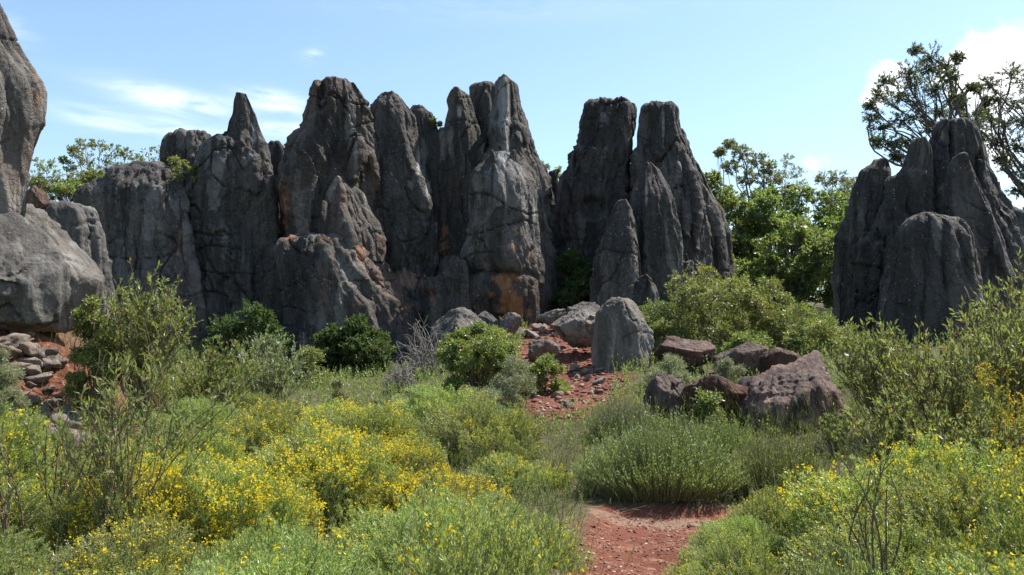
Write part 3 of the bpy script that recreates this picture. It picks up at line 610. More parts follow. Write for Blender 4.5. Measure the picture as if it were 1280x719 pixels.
def scrub_mesh(seed, R=.6, H=.56, n=620, per=30, leaf=.021, w=.005, flower=0., spike=.07, fsize=.019, mat_leaf=None, fmat=None, upright=.33, amp=.34, spread=.75, inner=.35, ln_=(.10, .24)):
    """fine-leaved spiky cushion: hundreds of curved shoots, needle leaves, flowers at the shoot tips"""
    rng = np.random.RandomState(seed)
    tip, d = dome_tips(n, R, H, rng, seed, amp, inner); tip = tip + np.stack([0*tip[:, 0], 0*tip[:, 0], spike*rng.uniform(-.5, 1.3, n)], 1)
    ln = rng.uniform(*ln_, n)[:, None]*(R/.6)**.5; dd = unit(d*(1-upright) + np.array([0, 0, upright]) + rng.normal(size=d.shape)*.16)
    base = tip - dd*ln; C = curves(base, tip, rng.normal(size=d.shape)*.02, 4)
    fol = leaves_on(C, per, leaf, w, rng, 0., spread, .15, jit=.004)
    m = n//5; root = rng.normal(size=(m, 3))*np.array([R*.22, R*.22, 0]); S = cat2(tubes(curves(root, base[:m], np.array([0, 0, .04])+rng.normal(size=(m, 3))*.05, 5), .006, .003), tubes(C[::2, ::3], .002, .001))
    fl = None
    if flower > 0:
        k = int(n*flower); sel = rng.permutation(n)[:k]; keep = lumps(d[sel], seed+50, 1.0, 1.9) > .9; sel = sel[keep & (d[sel, 2] > .05)]
        P = tip[sel]; P = np.concatenate([P + rng.normal(size=P.shape)*.012 + dd[sel]*rng.uniform(-.05, .035, (len(P), 1)) for _ in range(5)]); fl = flowers_at(P, fsize, rng, 2)
    return fol, S, fl
def plant(name, fol, S, fl, label, cat, group, loc, ml, ms=None, mf=None, rz=0., s=1., fname='foliage'):
    r = empty(name, loc, label, cat, group, rz, s)
    if fol is not None: mesh_np(fname, *fol, ml, False, r)
    if S is not None: mesh_np('stems', *S, ms or M_STEM, True, r)
    if fl is not None: tag(mesh_np('flowers', *fl, mf or M_YEL, False, r), kind='stuff')
    return r

def clump_plant(name, base, clumps, seed, label, cat, group, ml, twigs=40, per=14, leaf=.05, w=.025, trunk_r=.08, fork=.35, ms=None, spread=.9, jit=.02, leaf_name='crown', limb_name='limbs', wander=.25, t0=.25, trunk=True, bare=0, nup=0., limb_k=.3, sub=5, shell=.4, tw=.5):
    """tree or big bush: trunk, a limb to every clump, twigs filling the clump, leaves on the twigs; clumps are (x,y,z,r) in metres"""
    rng = np.random.RandomState(seed); base = np.array(base, float); c = np.array(clumps, float); ctr = c[:, :3].mean(0)
    fk = base + (ctr-base)*np.array([.35, .35, fork]); root = empty(name, base, label, cat, group)
    n = len(c); tips = c[:, :3]
    start = fk + (tips-fk)*rng.uniform(0, .25, (n, 1))*0
    bend = rng.normal(size=(n, 3))*np.linalg.norm(tips-fk, axis=1)[:, None]*wander*.5 + np.array([0, 0, -.08])*np.linalg.norm(tips-fk, axis=1)[:, None]
    L = curves(start, tips, bend, 9)
    L[:, 1:-1] += rng.normal(size=L[:, 1:-1].shape)*np.linalg.norm(tips-fk, axis=1)[:, None, None]*.02
    # side branches
    sb = []; st = []
    for i in range(n):
        for j in range(sub):
            a = L[i, rng.randint(5, 9)]; sb.append(a); st.append(c[i, :3] + unit(rng.normal(size=3))*c[i, 3]*rng.uniform(.4, .8))
    sb = np.array(sb); st = np.array(st); SB = curves(sb, st, rng.normal(size=sb.shape)*np.linalg.norm(st-sb, axis=1)[:, None]*.12, 6)
    N = n*twigs; ci = np.repeat(np.arange(n), twigs); u = unit(rng.normal(size=(N, 3))); rad = c[ci, 3]*(1-shell*rng.rand(N)**1.5)
    tp = c[ci, :3] + u*(rad*lumps(u+ci[:, None]*3.1, seed, .3))[:, None]*np.array([1, 1, .8])
    bs = c[ci, :3] + (tp-c[ci, :3])*tw*rng.uniform(.3, 1., (N, 1)) + rng.normal(size=tp.shape)*.04*c[ci, 3:4]
    TW = curves(bs, tp, rng.normal(size=tp.shape)*np.linalg.norm(tp-bs, axis=1)[:, None]*.1, 4)
    G = []
    if trunk: G.append(tubes(curves(base[None]-np.array([0, 0, .3]), fk[None], rng.normal(size=(1, 3))*.15*np.linalg.norm(fk-base)*.5, 10), trunk_r, trunk_r*.7, 10))
    if trunk: mesh_np('trunk', G[0][0]-base, G[0][1], ms or M_BARK, True, root)
    o = cat2(tubes(L, trunk_r*limb_k, trunk_r*.1, 6), tubes(SB, trunk_r*.1, trunk_r*.04, 4), tubes(TW, trunk_r*.05+.002, .002, 3)); mesh_np(limb_name, o[0]-base, o[1], ms or M_BARK, True, root)
    if per:
        f = leaves_on(TW[bare:], per, leaf, w, rng, t0, spread, .1, jit, nup); mesh_np(leaf_name, f[0]-base, f[1], ml, False, root)
    return root
def pc(lst, D, dd=.8, seed=0):
    """clump centres noted from the photograph as (px, py, radius px) at distance D, spread in depth"""
    rng = np.random.RandomState(seed+100); out = []
    for t in lst:
        x, y, r = t[:3]; d = D + (t[3] if len(t) > 3 else rng.uniform(-dd, dd)); p = at(x, y, d); out.append((*p, r*d/F))
    return out
def dome_clumps(cx, cy, cz, R, H, n, r, seed, amp=.2):
    rng = np.random.RandomState(seed); t, d = dome_tips(n, R-r*.6, H-r*.6, rng, seed, amp, .3, 0.); t = t[np.argsort(t[:, 2])]
    return [(cx+a[0], cy+a[1], cz+a[2], r*rng.uniform(.75, 1.25)) for a in t]

# ------------------------------------------------------------------ trees
def fill(x0, x1, ytop, ybot, r, n, seed):
    """extra clumps filling a crown between an outline (ytop as function of x) and ybot"""
    rng = np.random.RandomState(seed); o = []
    while len(o) < n:
        x = rng.uniform(x0, x1); y = ybot - (ybot-ytop(x))*rng.rand()**.8
        if y > ytop(x)+r*.5: o.append((x, y, r*rng.uniform(.7, 1.2)))
    return o
oak = [(1160, 72, 17), (1185, 84, 13), (1132, 90, 15), (1145, 105, 18), (1110, 100, 11), (1098, 118, 12), (1120, 122, 15), (1092, 145, 12), (1105, 160, 14), (1128, 150, 14), (1148, 135, 18), (1170, 112, 16),
       (1195, 122, 13), (1200, 138, 13), (1178, 140, 13), (1110, 180, 13), (1098, 178, 8), (1160, 160, 14), (1135, 178, 11), (1120, 195, 9), (1185, 165, 12), (1215, 150, 14), (1210, 110, 7), (1182, 98, 12), (1194, 72, 8), (1145, 62, 8), (1085, 132, 7), (1158, 88, 14), (1205, 128, 9), (1222, 165, 10), (1226, 142, 9), (1216, 186, 11), (1228, 198, 9), (1222, 110, 8)]
oak = [(x+random.Random(i).uniform(-5, 5), y, r*1.35) for i, (x, y, r) in enumerate(oak)]
b = at(1235, 330, 27.5); b[2] = gz(b[0], b[1])
def rebase(lst, at_, k=.6): return lst
clump_plant('oak_tree', b, pc(oak, 27.5, 1.3, 1), 201, 'spreading dark oak whose left half of crown rises over the right-hand outcrop', 'tree', 'evergreen oaks above the right-hand outcrop', M_OAK, twigs=55, per=19, leaf=.058, w=.032, shell=.9, tw=.75, limb_k=.22, trunk_r=.2, fork=.66, wander=.5, sub=6, spread=1.2)
oak2 = [(1262, 92, 18), (1240, 105, 14), (1280, 100, 18), (1250, 125, 18), (1275, 130, 18), (1232, 128, 10), (1235, 150, 15), (1258, 155, 17), (1285, 155, 16), (1245, 180, 14), (1272, 182, 16), (1262, 208, 15), (1285, 215, 16),
        (1300, 120, 20), (1320, 150, 22), (1310, 190, 22), (1275, 238, 12), (1300, 240, 16), (1255, 200, 10), (1228, 170, 9), (1285, 265, 10), (1275, 285, 9), (1290, 300, 12), (1340, 200, 22)]
oak2 = [(x+random.Random(i).uniform(-5, 5), y, r*1.3) for i, (x, y, r) in enumerate(oak2)]
b = at(1330, 330, 29); b[2] = gz(b[0], b[1])
clump_plant('oak_tree', b, pc(oak2, 29, 1.3, 2), 202, 'dark oak cut by the right edge of the photo, beside the notched-top pinnacle', 'tree', 'evergreen oaks above the right-hand outcrop', M_OAK, twigs=55, per=19, leaf=.058, w=.032, shell=.9, tw=.75, limb_k=.22, trunk_r=.22, fork=.6, wander=.5, sub=6, spread=1.2)
BG = 'trees and tall shrubs between the twin towers and the right-hand outcrop'
def bgtree(label, px, D, lst, seed, m=M_TREE, dd=1., name='tree', **kw):
    b = at(px, 380, D); b[2] = gz(b[0], b[1]); k = dict(twigs=60, per=15, leaf=.11, w=.06, trunk_r=.14, fork=.4, sub=4); k.update(kw)
    return clump_plant(name, b, pc(lst, D, dd, seed), seed, label, 'tree' if name.endswith('tree') else 'shrub', BG, m, **k)
top1 = lambda x: np.interp(x, [870, 890, 915, 950, 990], [215, 212, 225, 250, 270])
bgtree('dense green tree right behind the stepped shoulder of the twin towers', 900, 33, fill(872, 960, top1, 345, 20, 34, 1), 211, m=M_TREE, dd=1.6)
bgtree('open grey-green tree with crooked bare upper branches against the sky', 940, 35, [(925, 190, 14), (945, 200, 15), (915, 208, 14), (935, 222, 16), (965, 225, 16), (950, 245, 14), (985, 238, 12), (978, 255, 13), (900, 190, 7), (912, 180, 8), (960, 210, 12), (935, 250, 16)], 212, m=M_SILVER, twigs=50, per=14, leaf=.10, w=.05, trunk_r=.15, wander=.7, sub=7)
bgtree('thin wispy sapling standing against the sky', 985, 36, [(985, 200, 12), (995, 215, 11), (978, 222, 12), (1002, 232, 9), (990, 240, 12)], 213, m=M_SILVER, twigs=26, per=12, leaf=.09, w=.035, trunk_r=.05, sub=8)
bgtree('greyish feathery tree nearest to the thin blade of rock', 1040, 35, [(1030, 225, 14), (1048, 222, 13), (1060, 235, 12), (1038, 245, 15), (1058, 255, 13), (1018, 245, 12), (1070, 228, 8), (1045, 268, 16)], 214, m=M_SILVER, twigs=50, per=14, leaf=.10, w=.035, trunk_r=.1, sub=7)
top2 = lambda x: np.interp(x, [930, 960, 1000, 1040, 1070], [246, 236, 230, 238, 228])
bgtree('tallest leafy mass of green tree in the middle of the gap', 1000, 33.5, fill(935, 1068, top2, 365, 20, 58, 2), 215, m=M_TREE, dd=1.6)
top3 = lambda x: np.interp(x, [930, 955, 990, 1030, 1062], [300, 275, 268, 280, 285])
bgtree('bright green tree with light leaves in front of the gap, left of the thin blade', 995, 29.5, fill(930, 1058, top3, 385, 17, 34, 3), 216, m=M_TREE, twigs=34, per=11, leaf=.12, w=.07, dd=1.)
bgtree('bushy shrub low down at the foot of the green trees behind the mastic bushes', 905, 30, fill(875, 1060, lambda x: 320+abs(x-910)*.1, 400, 20, 40, 4), 217, m=M_TREE, name='bushy_shrub', trunk_r=.07)
# behind the left wall
LG = 'trees and bushes on the rise behind the low broad wall'
def ltree(label, px, D, lst, seed, m, name='tree', **kw):
    b = at(px, 250, D); b[2] = min(gz(b[0], b[1]), b[2]); k = dict(twigs=34, per=10, leaf=.10, w=.05, trunk_r=.09, fork=.4, sub=5); k.update(kw)
    clump_plant(name, b, pc(lst, D, .9, seed), seed, label, 'tree' if name == 'tree' else 'bush', LG, m, **k)
ltree('airy light green tree behind the low wall at the left', 130, 34, [(105, 180, 10), (122, 183, 13), (140, 190, 13), (158, 192, 11), (172, 200, 9), (95, 192, 9), (110, 200, 13), (130, 207, 14), (150, 210, 12), (88, 208, 9), (118, 218, 12), (90, 185, 5), (80, 200, 5), (165, 208, 8)], 221, M_TREE, twigs=26, per=9)
ltree('dense low bush beneath the airy tree, beside the left cliff', 90, 32, fill(45, 180, lambda x: 212+abs(x-110)*.1, 245, 12, 24, 5), 222, M_TREE, 'bush')
ltree('twiggy grey sapling right of the airy tree', 192, 33, [(185, 190, 7), (197, 185, 6), (202, 196, 7), (190, 203, 8), (178, 206, 7)], 223, M_SILVER, twigs=10, per=6, trunk_r=.03, sub=8)
ltree('small thin bush close to the left cliff against the sky', 55, 31, [(48, 205, 8), (58, 212, 8), (66, 205, 6), (45, 220, 9), (72, 218, 8)], 224, M_SILVER, 'bush', twigs=14, per=7, trunk_r=.03, sub=8)
ltree('yellowish round bush on the low wall next to the rock hump', 92, 28.5, fill(72, 120, lambda x: 226+abs(x-92)*.3, 245, 8, 9, 7), 225, M_LENT, 'bush', leaf=.07, w=.035)
def crevice(label, px, py, r, D, seed, m=M_DARK, n=5, **kw):
    rng = np.random.RandomState(seed); lst = [(px+rng.uniform(-1, 1)*r, py+rng.uniform(-1, 1)*r*.8, r*.5) for _ in range(n)]
    b = at(px, py+r*1.2, D+.3); k = dict(twigs=18, per=9, leaf=.08, w=.04, trunk_r=.02, trunk=False, leaf_name='foliage', limb_name='stems'); k.update(kw)
    clump_plant('bush', b, pc(lst, D, .3, seed), seed, label, 'bush', None, m, **k)
crevice('small green bush growing in the notch between the low wall and the spire', 235, 212, 17, 27.3, 231, M_TREE, 8)
crevice('sprig sprouting from the saddle right of the central tower', 677, 208, 8, 29.2, 232, M_TREE)
crevice('wispy sprig on top of the saddle left of the twin towers', 700, 216, 7, 29.6, 233, M_SILVER)
crevice('tiny plant on top of the thin slanted pinnacle', 545, 152, 5, 28.6, 234, M_TREE, 3)

# ------------------------------------------------------------------ bushes at the foot of the rocks
def bush(label, px, pytop, pybot, wpx, D, seed, m, n=26, r=.22, leaf=.045, w=.022, twigs=42, per=16, depth=None, group=None, cat='bush', name='rounded_bush', amp=.42, **kw):
    a = at(px, pytop, D); z0 = at(px, pybot, D)[2]; g = gz(a[0], D); z0 = min(z0, max(g, z0-.5)); R = wpx*D/F/2; H = a[2]-z0
    k = dict(trunk_r=.03, fork=.12, trunk=False, leaf_name='foliage', limb_name='stems', sub=3, ms=M_STEM, shell=.3, spread=1.); k.update(kw)
    return clump_plant(name, (a[0], D, g-.02), dome_clumps(a[0], D, z0, R, H, n, r, seed, amp), seed, label, cat, group, m, twigs=twigs, per=per, leaf=leaf, w=w, **k)
MG = 'rounded mastic bushes before the twin towers'
bush('broad round green bush spreading in front of the stepped shoulder, tallest of its group', 905, 332, 432, 175, 20.5, 301, M_LENT, n=60, r=.34, group=MG, per=18, leaf=.05)
bush('round green bush at the left end of the mastic bushes, under the arched pinnacle', 822, 368, 432, 64, 20, 302, M_LENT, n=20, r=.28, group=MG)
bush('yellow-tipped bush at the right end of the mastic bushes, above the largest red boulder', 1000, 378, 440, 120, 20, 303, M_LENT, n=34, r=.3, group=MG)
bush('low bright bush right behind the dark reddish rock', 935, 412, 450, 90, 18.8, 304, M_LENT, n=16, r=.2, group=MG)
bush('bright green round bush in the middle, left of the red dirt slope', 604, 402, 492, 112, 17.5, 305, M_LENT, n=60, r=.2, per=18)
bush('small green bush spilling onto the left side of the red dirt slope', 682, 438, 482, 66, 17, 306, M_LENT, n=20, r=.16)
bush('dusty grey-green bush between the round bush and the red dirt slope', 645, 446, 500, 60, 16, 307, M_SILVER, n=22, r=.15, leaf=.03, w=.008)
bush('olive-green bush low in front of the bright round bush', 522, 470, 530, 80, 15.8, 308, M_WIRY, n=24, r=.16, leaf=.03, w=.012)
bush('grey-green brushy plant with upright tips at centre', 590, 478, 530, 100, 14.8, 309, M_SILVER, n=30, r=.16, leaf=.035, w=.008)
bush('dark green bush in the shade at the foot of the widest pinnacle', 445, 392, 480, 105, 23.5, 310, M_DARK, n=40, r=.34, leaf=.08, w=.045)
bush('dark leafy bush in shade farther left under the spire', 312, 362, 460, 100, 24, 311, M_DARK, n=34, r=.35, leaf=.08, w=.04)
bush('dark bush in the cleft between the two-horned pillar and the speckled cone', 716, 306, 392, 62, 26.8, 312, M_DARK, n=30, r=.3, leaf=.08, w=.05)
bush('small round flowering bush left of centre, pinkish on top', 432, 472, 512, 56, 15.5, 313, M_WIRY, n=18, r=.13, leaf=.025, w=.009)
bush('tuft of grey-green leaves between the red rocks', 912, 450, 478, 56, 16.4, 314, M_SILVER, n=16, r=.12, leaf=.03, w=.008)
bush('tall grey-green grassy bush left of the squat red-brown rock', 838, 448, 490, 80, 16.8, 315, M_SILVER, n=22, r=.18, leaf=.06, w=.008)
bush('leafy sprout hanging over the front of the squat red-brown rock', 888, 480, 522, 46, 13.4, 316, M_TREE, n=14, r=.11, leaf=.05, w=.028, per=9, twigs=22)
bush('yellow-green bush beside the left boulder above the rubble bank', 118, 378, 460, 60, 12, 317, M_LENT, n=30, r=.13, leaf=.04, w=.018)
bush('low grey-green tuft on the rubble bank at the left edge', 12, 425, 470, 56, 10.6, 318, M_SILVER, n=20, r=.1, leaf=.05, w=.006)
bush('shaded bush left of the dead brushwood', 385, 430, 500, 60, 20, 319, M_LENT, n=20, r=.2)
# dead brushwood
rng = np.random.RandomState(77)
def dead(label, px, py0, py1, wpx, D, seed):
    rng = np.random.RandomState(seed); a = at(px, py0, D); z0 = at(px, py1, D)[2]; z0 = max(gz(a[0], D), z0-.3); R = wpx*D/F/2; H = a[2]-z0
    tip, d = dome_tips(130, R, H, rng, seed, .3, .5, .0); b = rng.normal(size=(130, 3))*np.array([R*.2, R*.2, .02]); C = curves(b, tip, rng.normal(size=tip.shape)*R*.3, 7)
    j = rng.randint(0, 130, 520); s = C[j, rng.randint(2, 6, 520)]; e = s + unit(d[j]+rng.normal(size=(520, 3))*.8)*rng.uniform(.1, .4, (520, 1))*R; C2 = curves(s, e, rng.normal(size=e.shape)*R*.08, 4)
    r = empty('dead_brush', (a[0], D, z0), label, 'brushwood'); g = cat2(tubes(C, .014, .005, 4), tubes(C2, .006, .003, 3)); mesh_np('twigs', *g, M_DEAD, True, r)
dead('tangle of dead grey twigs at the foot of the rocks, left of the pale slab', 535, 400, 475, 85, 21, 321)
dead('smaller dead grey twig bundle on the bank left of the round green bush', 500, 450, 490, 50, 19, 322)

# ------------------------------------------------------------------ tall shrubs with long leaves
def tall_shrub(label, px, pybase, D, H, R, seed, n=40, per=26, leaf=.075, w=.016, m=None, z=None, lean=(0, 0), group=None, side=5, name='leafy_shrub', t0=.45, stem_r=.008):
    rng = np.random.RandomState(seed); a = at(px, pybase, D); z0 = gz(a[0], D) if z is None else z
    ang = rng.uniform(0, 6.283, n); q = np.sqrt(rng.rand(n)); tip = np.stack([np.cos(ang)*R*q+lean[0], np.sin(ang)*R*q*.8+lean[1], H*(1-.35*q*q)*rng.uniform(.72, 1.05, n)], 1)
    b = rng.normal(size=(n, 3))*np.array([.05, .05, 0]); C = curves(b, tip, -tip*np.array([.2, .2, 0])+rng.normal(size=tip.shape)*.09*H, 10)
    j = rng.randint(0, n, n*side); kk = rng.randint(3, 9, n*side); s = C[j, kk]; dr = unit(np.array([0, 0, .7])+unit(tip[j])*.5+rng.normal(size=(len(j), 3))*.45)
    e = s + dr*rng.uniform(.12, .32, (len(j), 1))*H*.55; S2 = curves(s, e, rng.normal(size=e.shape)*.02*H, 5)
    r = empty(name, (a[0], D, z0), label, 'shrub', group); g = cat2(tubes(C, stem_r, stem_r*.35, 5), tubes(S2, stem_r*.4, stem_r*.2, 3)); mesh_np('stems', *g, M_STEM, True, r)
    f = cat2(leaves_on(C, per, leaf, w, rng, t0, .75, .1, nup=1.), leaves_on(S2, per//2, leaf, w, rng, .3, .75, .1, nup=1.)); mesh_np('foliage', *f, m or M_OLE, False, r)
tall_shrub('open shrub with bare fanning dark stems and long narrow leaves in the left foreground', 150, 640, 6.6, 1.7, .78, 401, n=24, per=18, leaf=.07, w=.013, t0=.45, side=6, z=.15, lean=(.2, 0), stem_r=.007)
tall_shrub('thin stemmed shrub at the left of the fanning shrub', 85, 600, 6.9, 1.15, .45, 402, n=16, per=20, leaf=.07, w=.012, z=.2)
tall_shrub('few leafy stems cut by the left edge of the photo', 0, 600, 6.2, 1.15, .25, 403, n=9, per=22, leaf=.07, w=.013, z=.2)
tall_shrub('tall pale-leaved shrub beside the left boulder, behind the fanning shrub', 178, 480, 12.5, 2.15, .85, 404, n=75, per=24, leaf=.075, w=.024, z=.75)
tall_shrub('upright leafy shrub with light tips right of the pale-leaved one', 262, 480, 13.5, 1.35, .85, 405, n=50, per=20, leaf=.08, w=.024)
tall_shrub('silvery leafed shrub in front of the shaded wall under the spire', 335, 480, 15, 1.5, .9, 406, n=55, per=20, leaf=.07, w=.02, m=M_SILVER)
tall_shrub('pale spindly plant with big upright leaves in the flowering scrub left of centre', 205, 500, 10, 1.0, .6, 407, n=30, per=18, leaf=.07, w=.018)
tall_shrub('upright rosette-leaved stalks beside the shaded dark bush', 475, 500, 13.5, .75, .22, 408, n=12, per=26, leaf=.07, w=.024, m=M_SILVER)
TG = 'tall leafy shrubs filling the right side'
tall_shrub('tall leafy shrub at the right edge rising before the notched-top pinnacle', 1262, 470, 8.6, 2.0, .7, 411, n=58, per=22, leaf=.07, w=.019, z=.38, group=TG)
tall_shrub('tall leafy shrub in front of the rounded hump', 1190, 470, 9.8, 1.85, .8, 412, n=58, per=20, leaf=.075, w=.02, group=TG)
tall_shrub('leafy shrub right beside the largest red boulder', 1100, 480, 12.2, 1.75, .8, 413, n=64, per=20, leaf=.08, w=.022, group=TG)
tall_shrub('lower leafy shrub between the largest red boulder and the yellow-flowered bushes', 1130, 520, 9.2, 1.15, .75, 414, n=60, per=24, leaf=.06, w=.018, group=TG)
tall_shrub('low brownish leafy shrub before the right edge, in shade', 1215, 560, 7.6, 1.15, .6, 415, n=50, per=22, leaf=.06, w=.018, group=TG)
tall_shrub('leafy shrub behind the rest at the far right edge', 1310, 470, 10, 2.3, .9, 416, n=60, per=20, leaf=.075, w=.02, group=TG)
tall_shrub('slim branching stem with few leaves standing in the right foreground scrub', 1090, 640, 5.3, .95, .25, 417, n=8, per=16, leaf=.05, w=.008, z=.2)
tall_shrub('thin leafy twigs in front of the largest red boulder', 1045, 560, 11.5, .6, .35, 418, n=26, per=18, leaf=.05, w=.014)

# ------------------------------------------------------------------ flowering scrub: cushions in rows
NONE, FEW, SOME, MANY = 0, 1, 2, 3
protos = {}
for kf, fr in ((NONE, 0.), (FEW, .08), (SOME, .3), (MANY, .85)):
    for v in range(3):
        fol, S, fl = scrub_mesh(500+v*7+kf, n=2300, per=42, leaf=.018, w=.0048, fsize=.0148, R=.56, flower=fr, H=.46+.05*v, amp=.36, inner=.2, ln_=(.07, .17), upright=.24, spike=.05)
        protos[kf, v] = (fol, S, fl)
made = {}
def put_scrub(kf, v, loc, label, rz, s, group):
    if (kf, v) not in made:
        made[kf, v] = plant('spiny_shrub', *protos[kf, v], label, 'shrub', group, loc, M_SCRUB, ms=M_GSTEM, rz=rz, s=s); return made[kf, v]
    return dup(made[kf, v], loc, label, rz, s, group)
rng = np.random.RandomState(12)
ROWS = [(4.0, .9, 'front row'), (4.5, .95, 'second row from the front'), (5.8, 1.0, 'third row from the front'), (7.2, 1.05, 'fourth row from the front'), (8.8, 1.12, 'fifth row from the front'),
        (10.5, 1.2, 'sixth row from the front'), (12.3, 1.3, 'seventh row from the front'), (14.2, 1.45, 'back row')]
ORD = ['leftmost', 'second', 'third', 'fourth', 'fifth', 'sixth', 'seventh', 'eighth', 'ninth', 'tenth', 'eleventh', 'twelfth', 'thirteenth', 'fourteenth', 'fifteenth', 'sixteenth']
WORD = {NONE: 'flowerless spiky cushion shrub', FEW: 'cushion shrub with few flowers', SOME: 'cushion shrub dotted yellow', MANY: 'cushion shrub crowded with yellow flowers'}
def flower_kind(x, D, rng):
    px = CX + x/D*F; py = 445 + (1.6-gz(x, D)-.55)/D*F
    s = 0
    for (a, b_, ra, rb, am) in ((70, 560, 110, 60, 1.2), (400, 530, 90, 45, 1.15), (590, 560, 90, 35, 1.0), (520, 600, 90, 35, .5), (1245, 500, 50, 50, 1.), (860, 550, 90, 20, .4), (1120, 610, 80, 30, .35), (250, 600, 120, 60, .6), (1010, 680, 150, 60, .4), (1230, 650, 60, 60, .25)):
        s += am*math.exp(-((px-a)/ra)**2-((py-b_)/rb)**2)
    s += rng.uniform(-.25, .25)
    return MANY if s > .72 else SOME if s > .3 else FEW if s > -.08 else NONE
for D0, sp_, rowname in ROWS:
    half = .578*D0 + .5; nn = int(2*half/sp_/1.0)+1; items = []; cut = 0
    for i in range(nn):
        x = -half + (i+.5+rng.uniform(-.28, .28))*2*half/nn; D = D0 + rng.uniform(-.35, .35)
        bb = band(np.array([x]), np.array([D]), PATH)[0]
        hw_ = PATH[2, 2]
        if bb < 2.15: continue
        if D > 11.2 and .1 < x < 2.4: continue
        if band(np.array([x]), np.array([D]), SLOPE)[0] < 1.2: continue
        if D > 8.3 and D < 11 and .2 < x < 3.4: continue              # the wiry clump stands here
        if D > 10.3 and x < -.40*D: continue                           # rubble bank
        if D > 9.6 and x > 1.9: continue
        s = rng.uniform(.85, 1.25)*(1+.02*D0)
        if x > 2.0 and D < 8: s *= 1.12
        items.append((x, D, s))
    vis = [it for it in items if abs(it[0]/it[1])*F < 640+45]
    for x, D, s in items:
        if D < 3.75: D = 3.75
        kf = flower_kind(x, D, rng)
        if x > 1.5 and D < 6.6: kf = min(kf, FEW)
        inside = [q for q in vis if q[0] < x]
        px = CX+x/D*F
        where = 'cut by the left edge' if px < 10 else 'cut by the right edge' if px > 1270 else 'left of the path' if x < 1.5 and D < 9 else 'right of the path' if D < 9 else 'below the rock ridge' if x < .5 else 'toward the red boulders'
        sxy = s*rng.uniform(1., 1.2); sz = s*rng.uniform(.7, 1.35)*(.85 if x > 1.2 or D > 9.5 else 1.)
        nm = (ORD[min(15, len(inside))] + ' from left') if abs(px-640) < 685 else ('beyond the left edge' if px < 0 else 'beyond the right edge')
        if nm[0] == 'o' and abs(px-640) > 640 + 1.1*F/D: continue
        put_scrub(kf, rng.randint(3), (x, D, gz(x, D)-.05), f'{WORD[kf]}, {nm} in the {rowname}', rng.uniform(0, 6.28), (sxy, sxy, sz), 'spiny cushion shrubs filling the foreground')
for x, D, s, kf, lb in ((1.5, 6.25, .72, FEW, 'small cushion shrub with few flowers hugging the right side of the dirt path'), (1.85, 7.3, .66, NONE, 'small flowerless cushion shrub low on the right side of the bare dirt path'),
                        (2.35, 8.1, .7, FEW, 'rounded cushion shrub at the bend of the path, right of the bare dirt'), (.1, 6.9, .7, FEW, 'rounded cushion shrub bordering the left side of the bare dirt path')):
    put_scrub(kf, 1, (x, D, gz(x, D)-.05), lb, x*3, (s*1.1, s*1.1, s), 'spiny cushion shrubs filling the foreground')
# orange-yellow and yellow bushes at the right edge
def fl_bush(label, x, D, R, H, seed, kf=.95, fm=None, leafm=None, z=None, n=1500, **kw):
    fol, S, fl = scrub_mesh(seed, R=R, H=H, n=n, per=30, leaf=.026, w=.007, flower=kf, fsize=.022, upright=.35, **kw)
    plant('flowering_bush', fol, S, fl, label, 'bush', None, (x, D, gz(x, D)-.05 if z is None else z), leafm or M_LENT, mf=fm)
fl_bush('bush with orange-yellow flowers at the right edge below the tall leafy shrubs', 4.55, 8.0, .75, 1.12, 451, fm=M_ORA)
fl_bush('bush topped with a band of bright yellow flowers at the right edge', 3.75, 6.2, .7, .95, 452, kf=1., n=1600)
fl_bush('dense green bush below the yellow-topped bush at the right edge', 3.0, 5.1, .62, .75, 453, kf=.1)
# the wiry clump behind the path, and a few more of its kind
def wiry(label, x, D, R, H, seed, n=1500, per=14, leafm=None, fr=.04, fm=None):
    rng = np.random.RandomState(seed); ang = rng.uniform(0, 6.283, n); q = np.sqrt(rng.rand(n)); L_ = lumps(np.stack([np.cos(ang)*q, np.sin(ang)*q, 0*q], 1)*1.3, seed, .3)
    b = np.stack([np.cos(ang)*q*R*.72, np.sin(ang)*q*R*.5, 0*q], 1); tip = np.stack([np.cos(ang)*q*R, np.sin(ang)*q*R*.72, H*L_*(1-.62*q**2.2)*rng.uniform(.55, 1.12, n)], 1)
    C = curves(b, tip, rng.normal(size=b.shape)*.03, 6); f = leaves_on(C, per, .032, .0055, rng, .25, .6, .35); sel = rng.permutation(n)[:int(n*fr*4)]
    fl = flowers_at(tip[sel], .014, rng, 2)
    plant('wiry_bush', f, tubes(C, .0035, .0015), fl, label, 'bush', None, (x, D, gz(x, D)-.03), leafm or M_WIRY, ms=M_GSTEM, mf=fm or M_WHI)
wiry('wide wiry green clump of upright stems standing at the end of the dirt path', 1.65, 9.95, 1.0, .78, 461, n=3000, per=22)
wiry('wiry yellow-green shrub right of the clump at the end of the path', 2.95, 10.1, .62, .72, 462, n=1000, fm=M_YEL)
wiry('wispy grey-green grassy bush at the foot of the red dirt slope', 1.7, 13.6, .6, .62, 463, n=900, leafm=M_SILVER)
wiry('wiry green bush just left of the red dirt slope in the middle distance', -.3, 12.4, .8, .5, 464, n=1000, leafm=M_SILVER)
wiry('tufted green bush under the brown rock at the left end of the red boulders', 2.7, 12.2, .7, .5, 465, n=900, fm=M_YEL)
wiry('grassy bush in the lower right foreground beside the path', 1.75, 4.6, .5, .58, 466, n=900, fm=M_YEL)

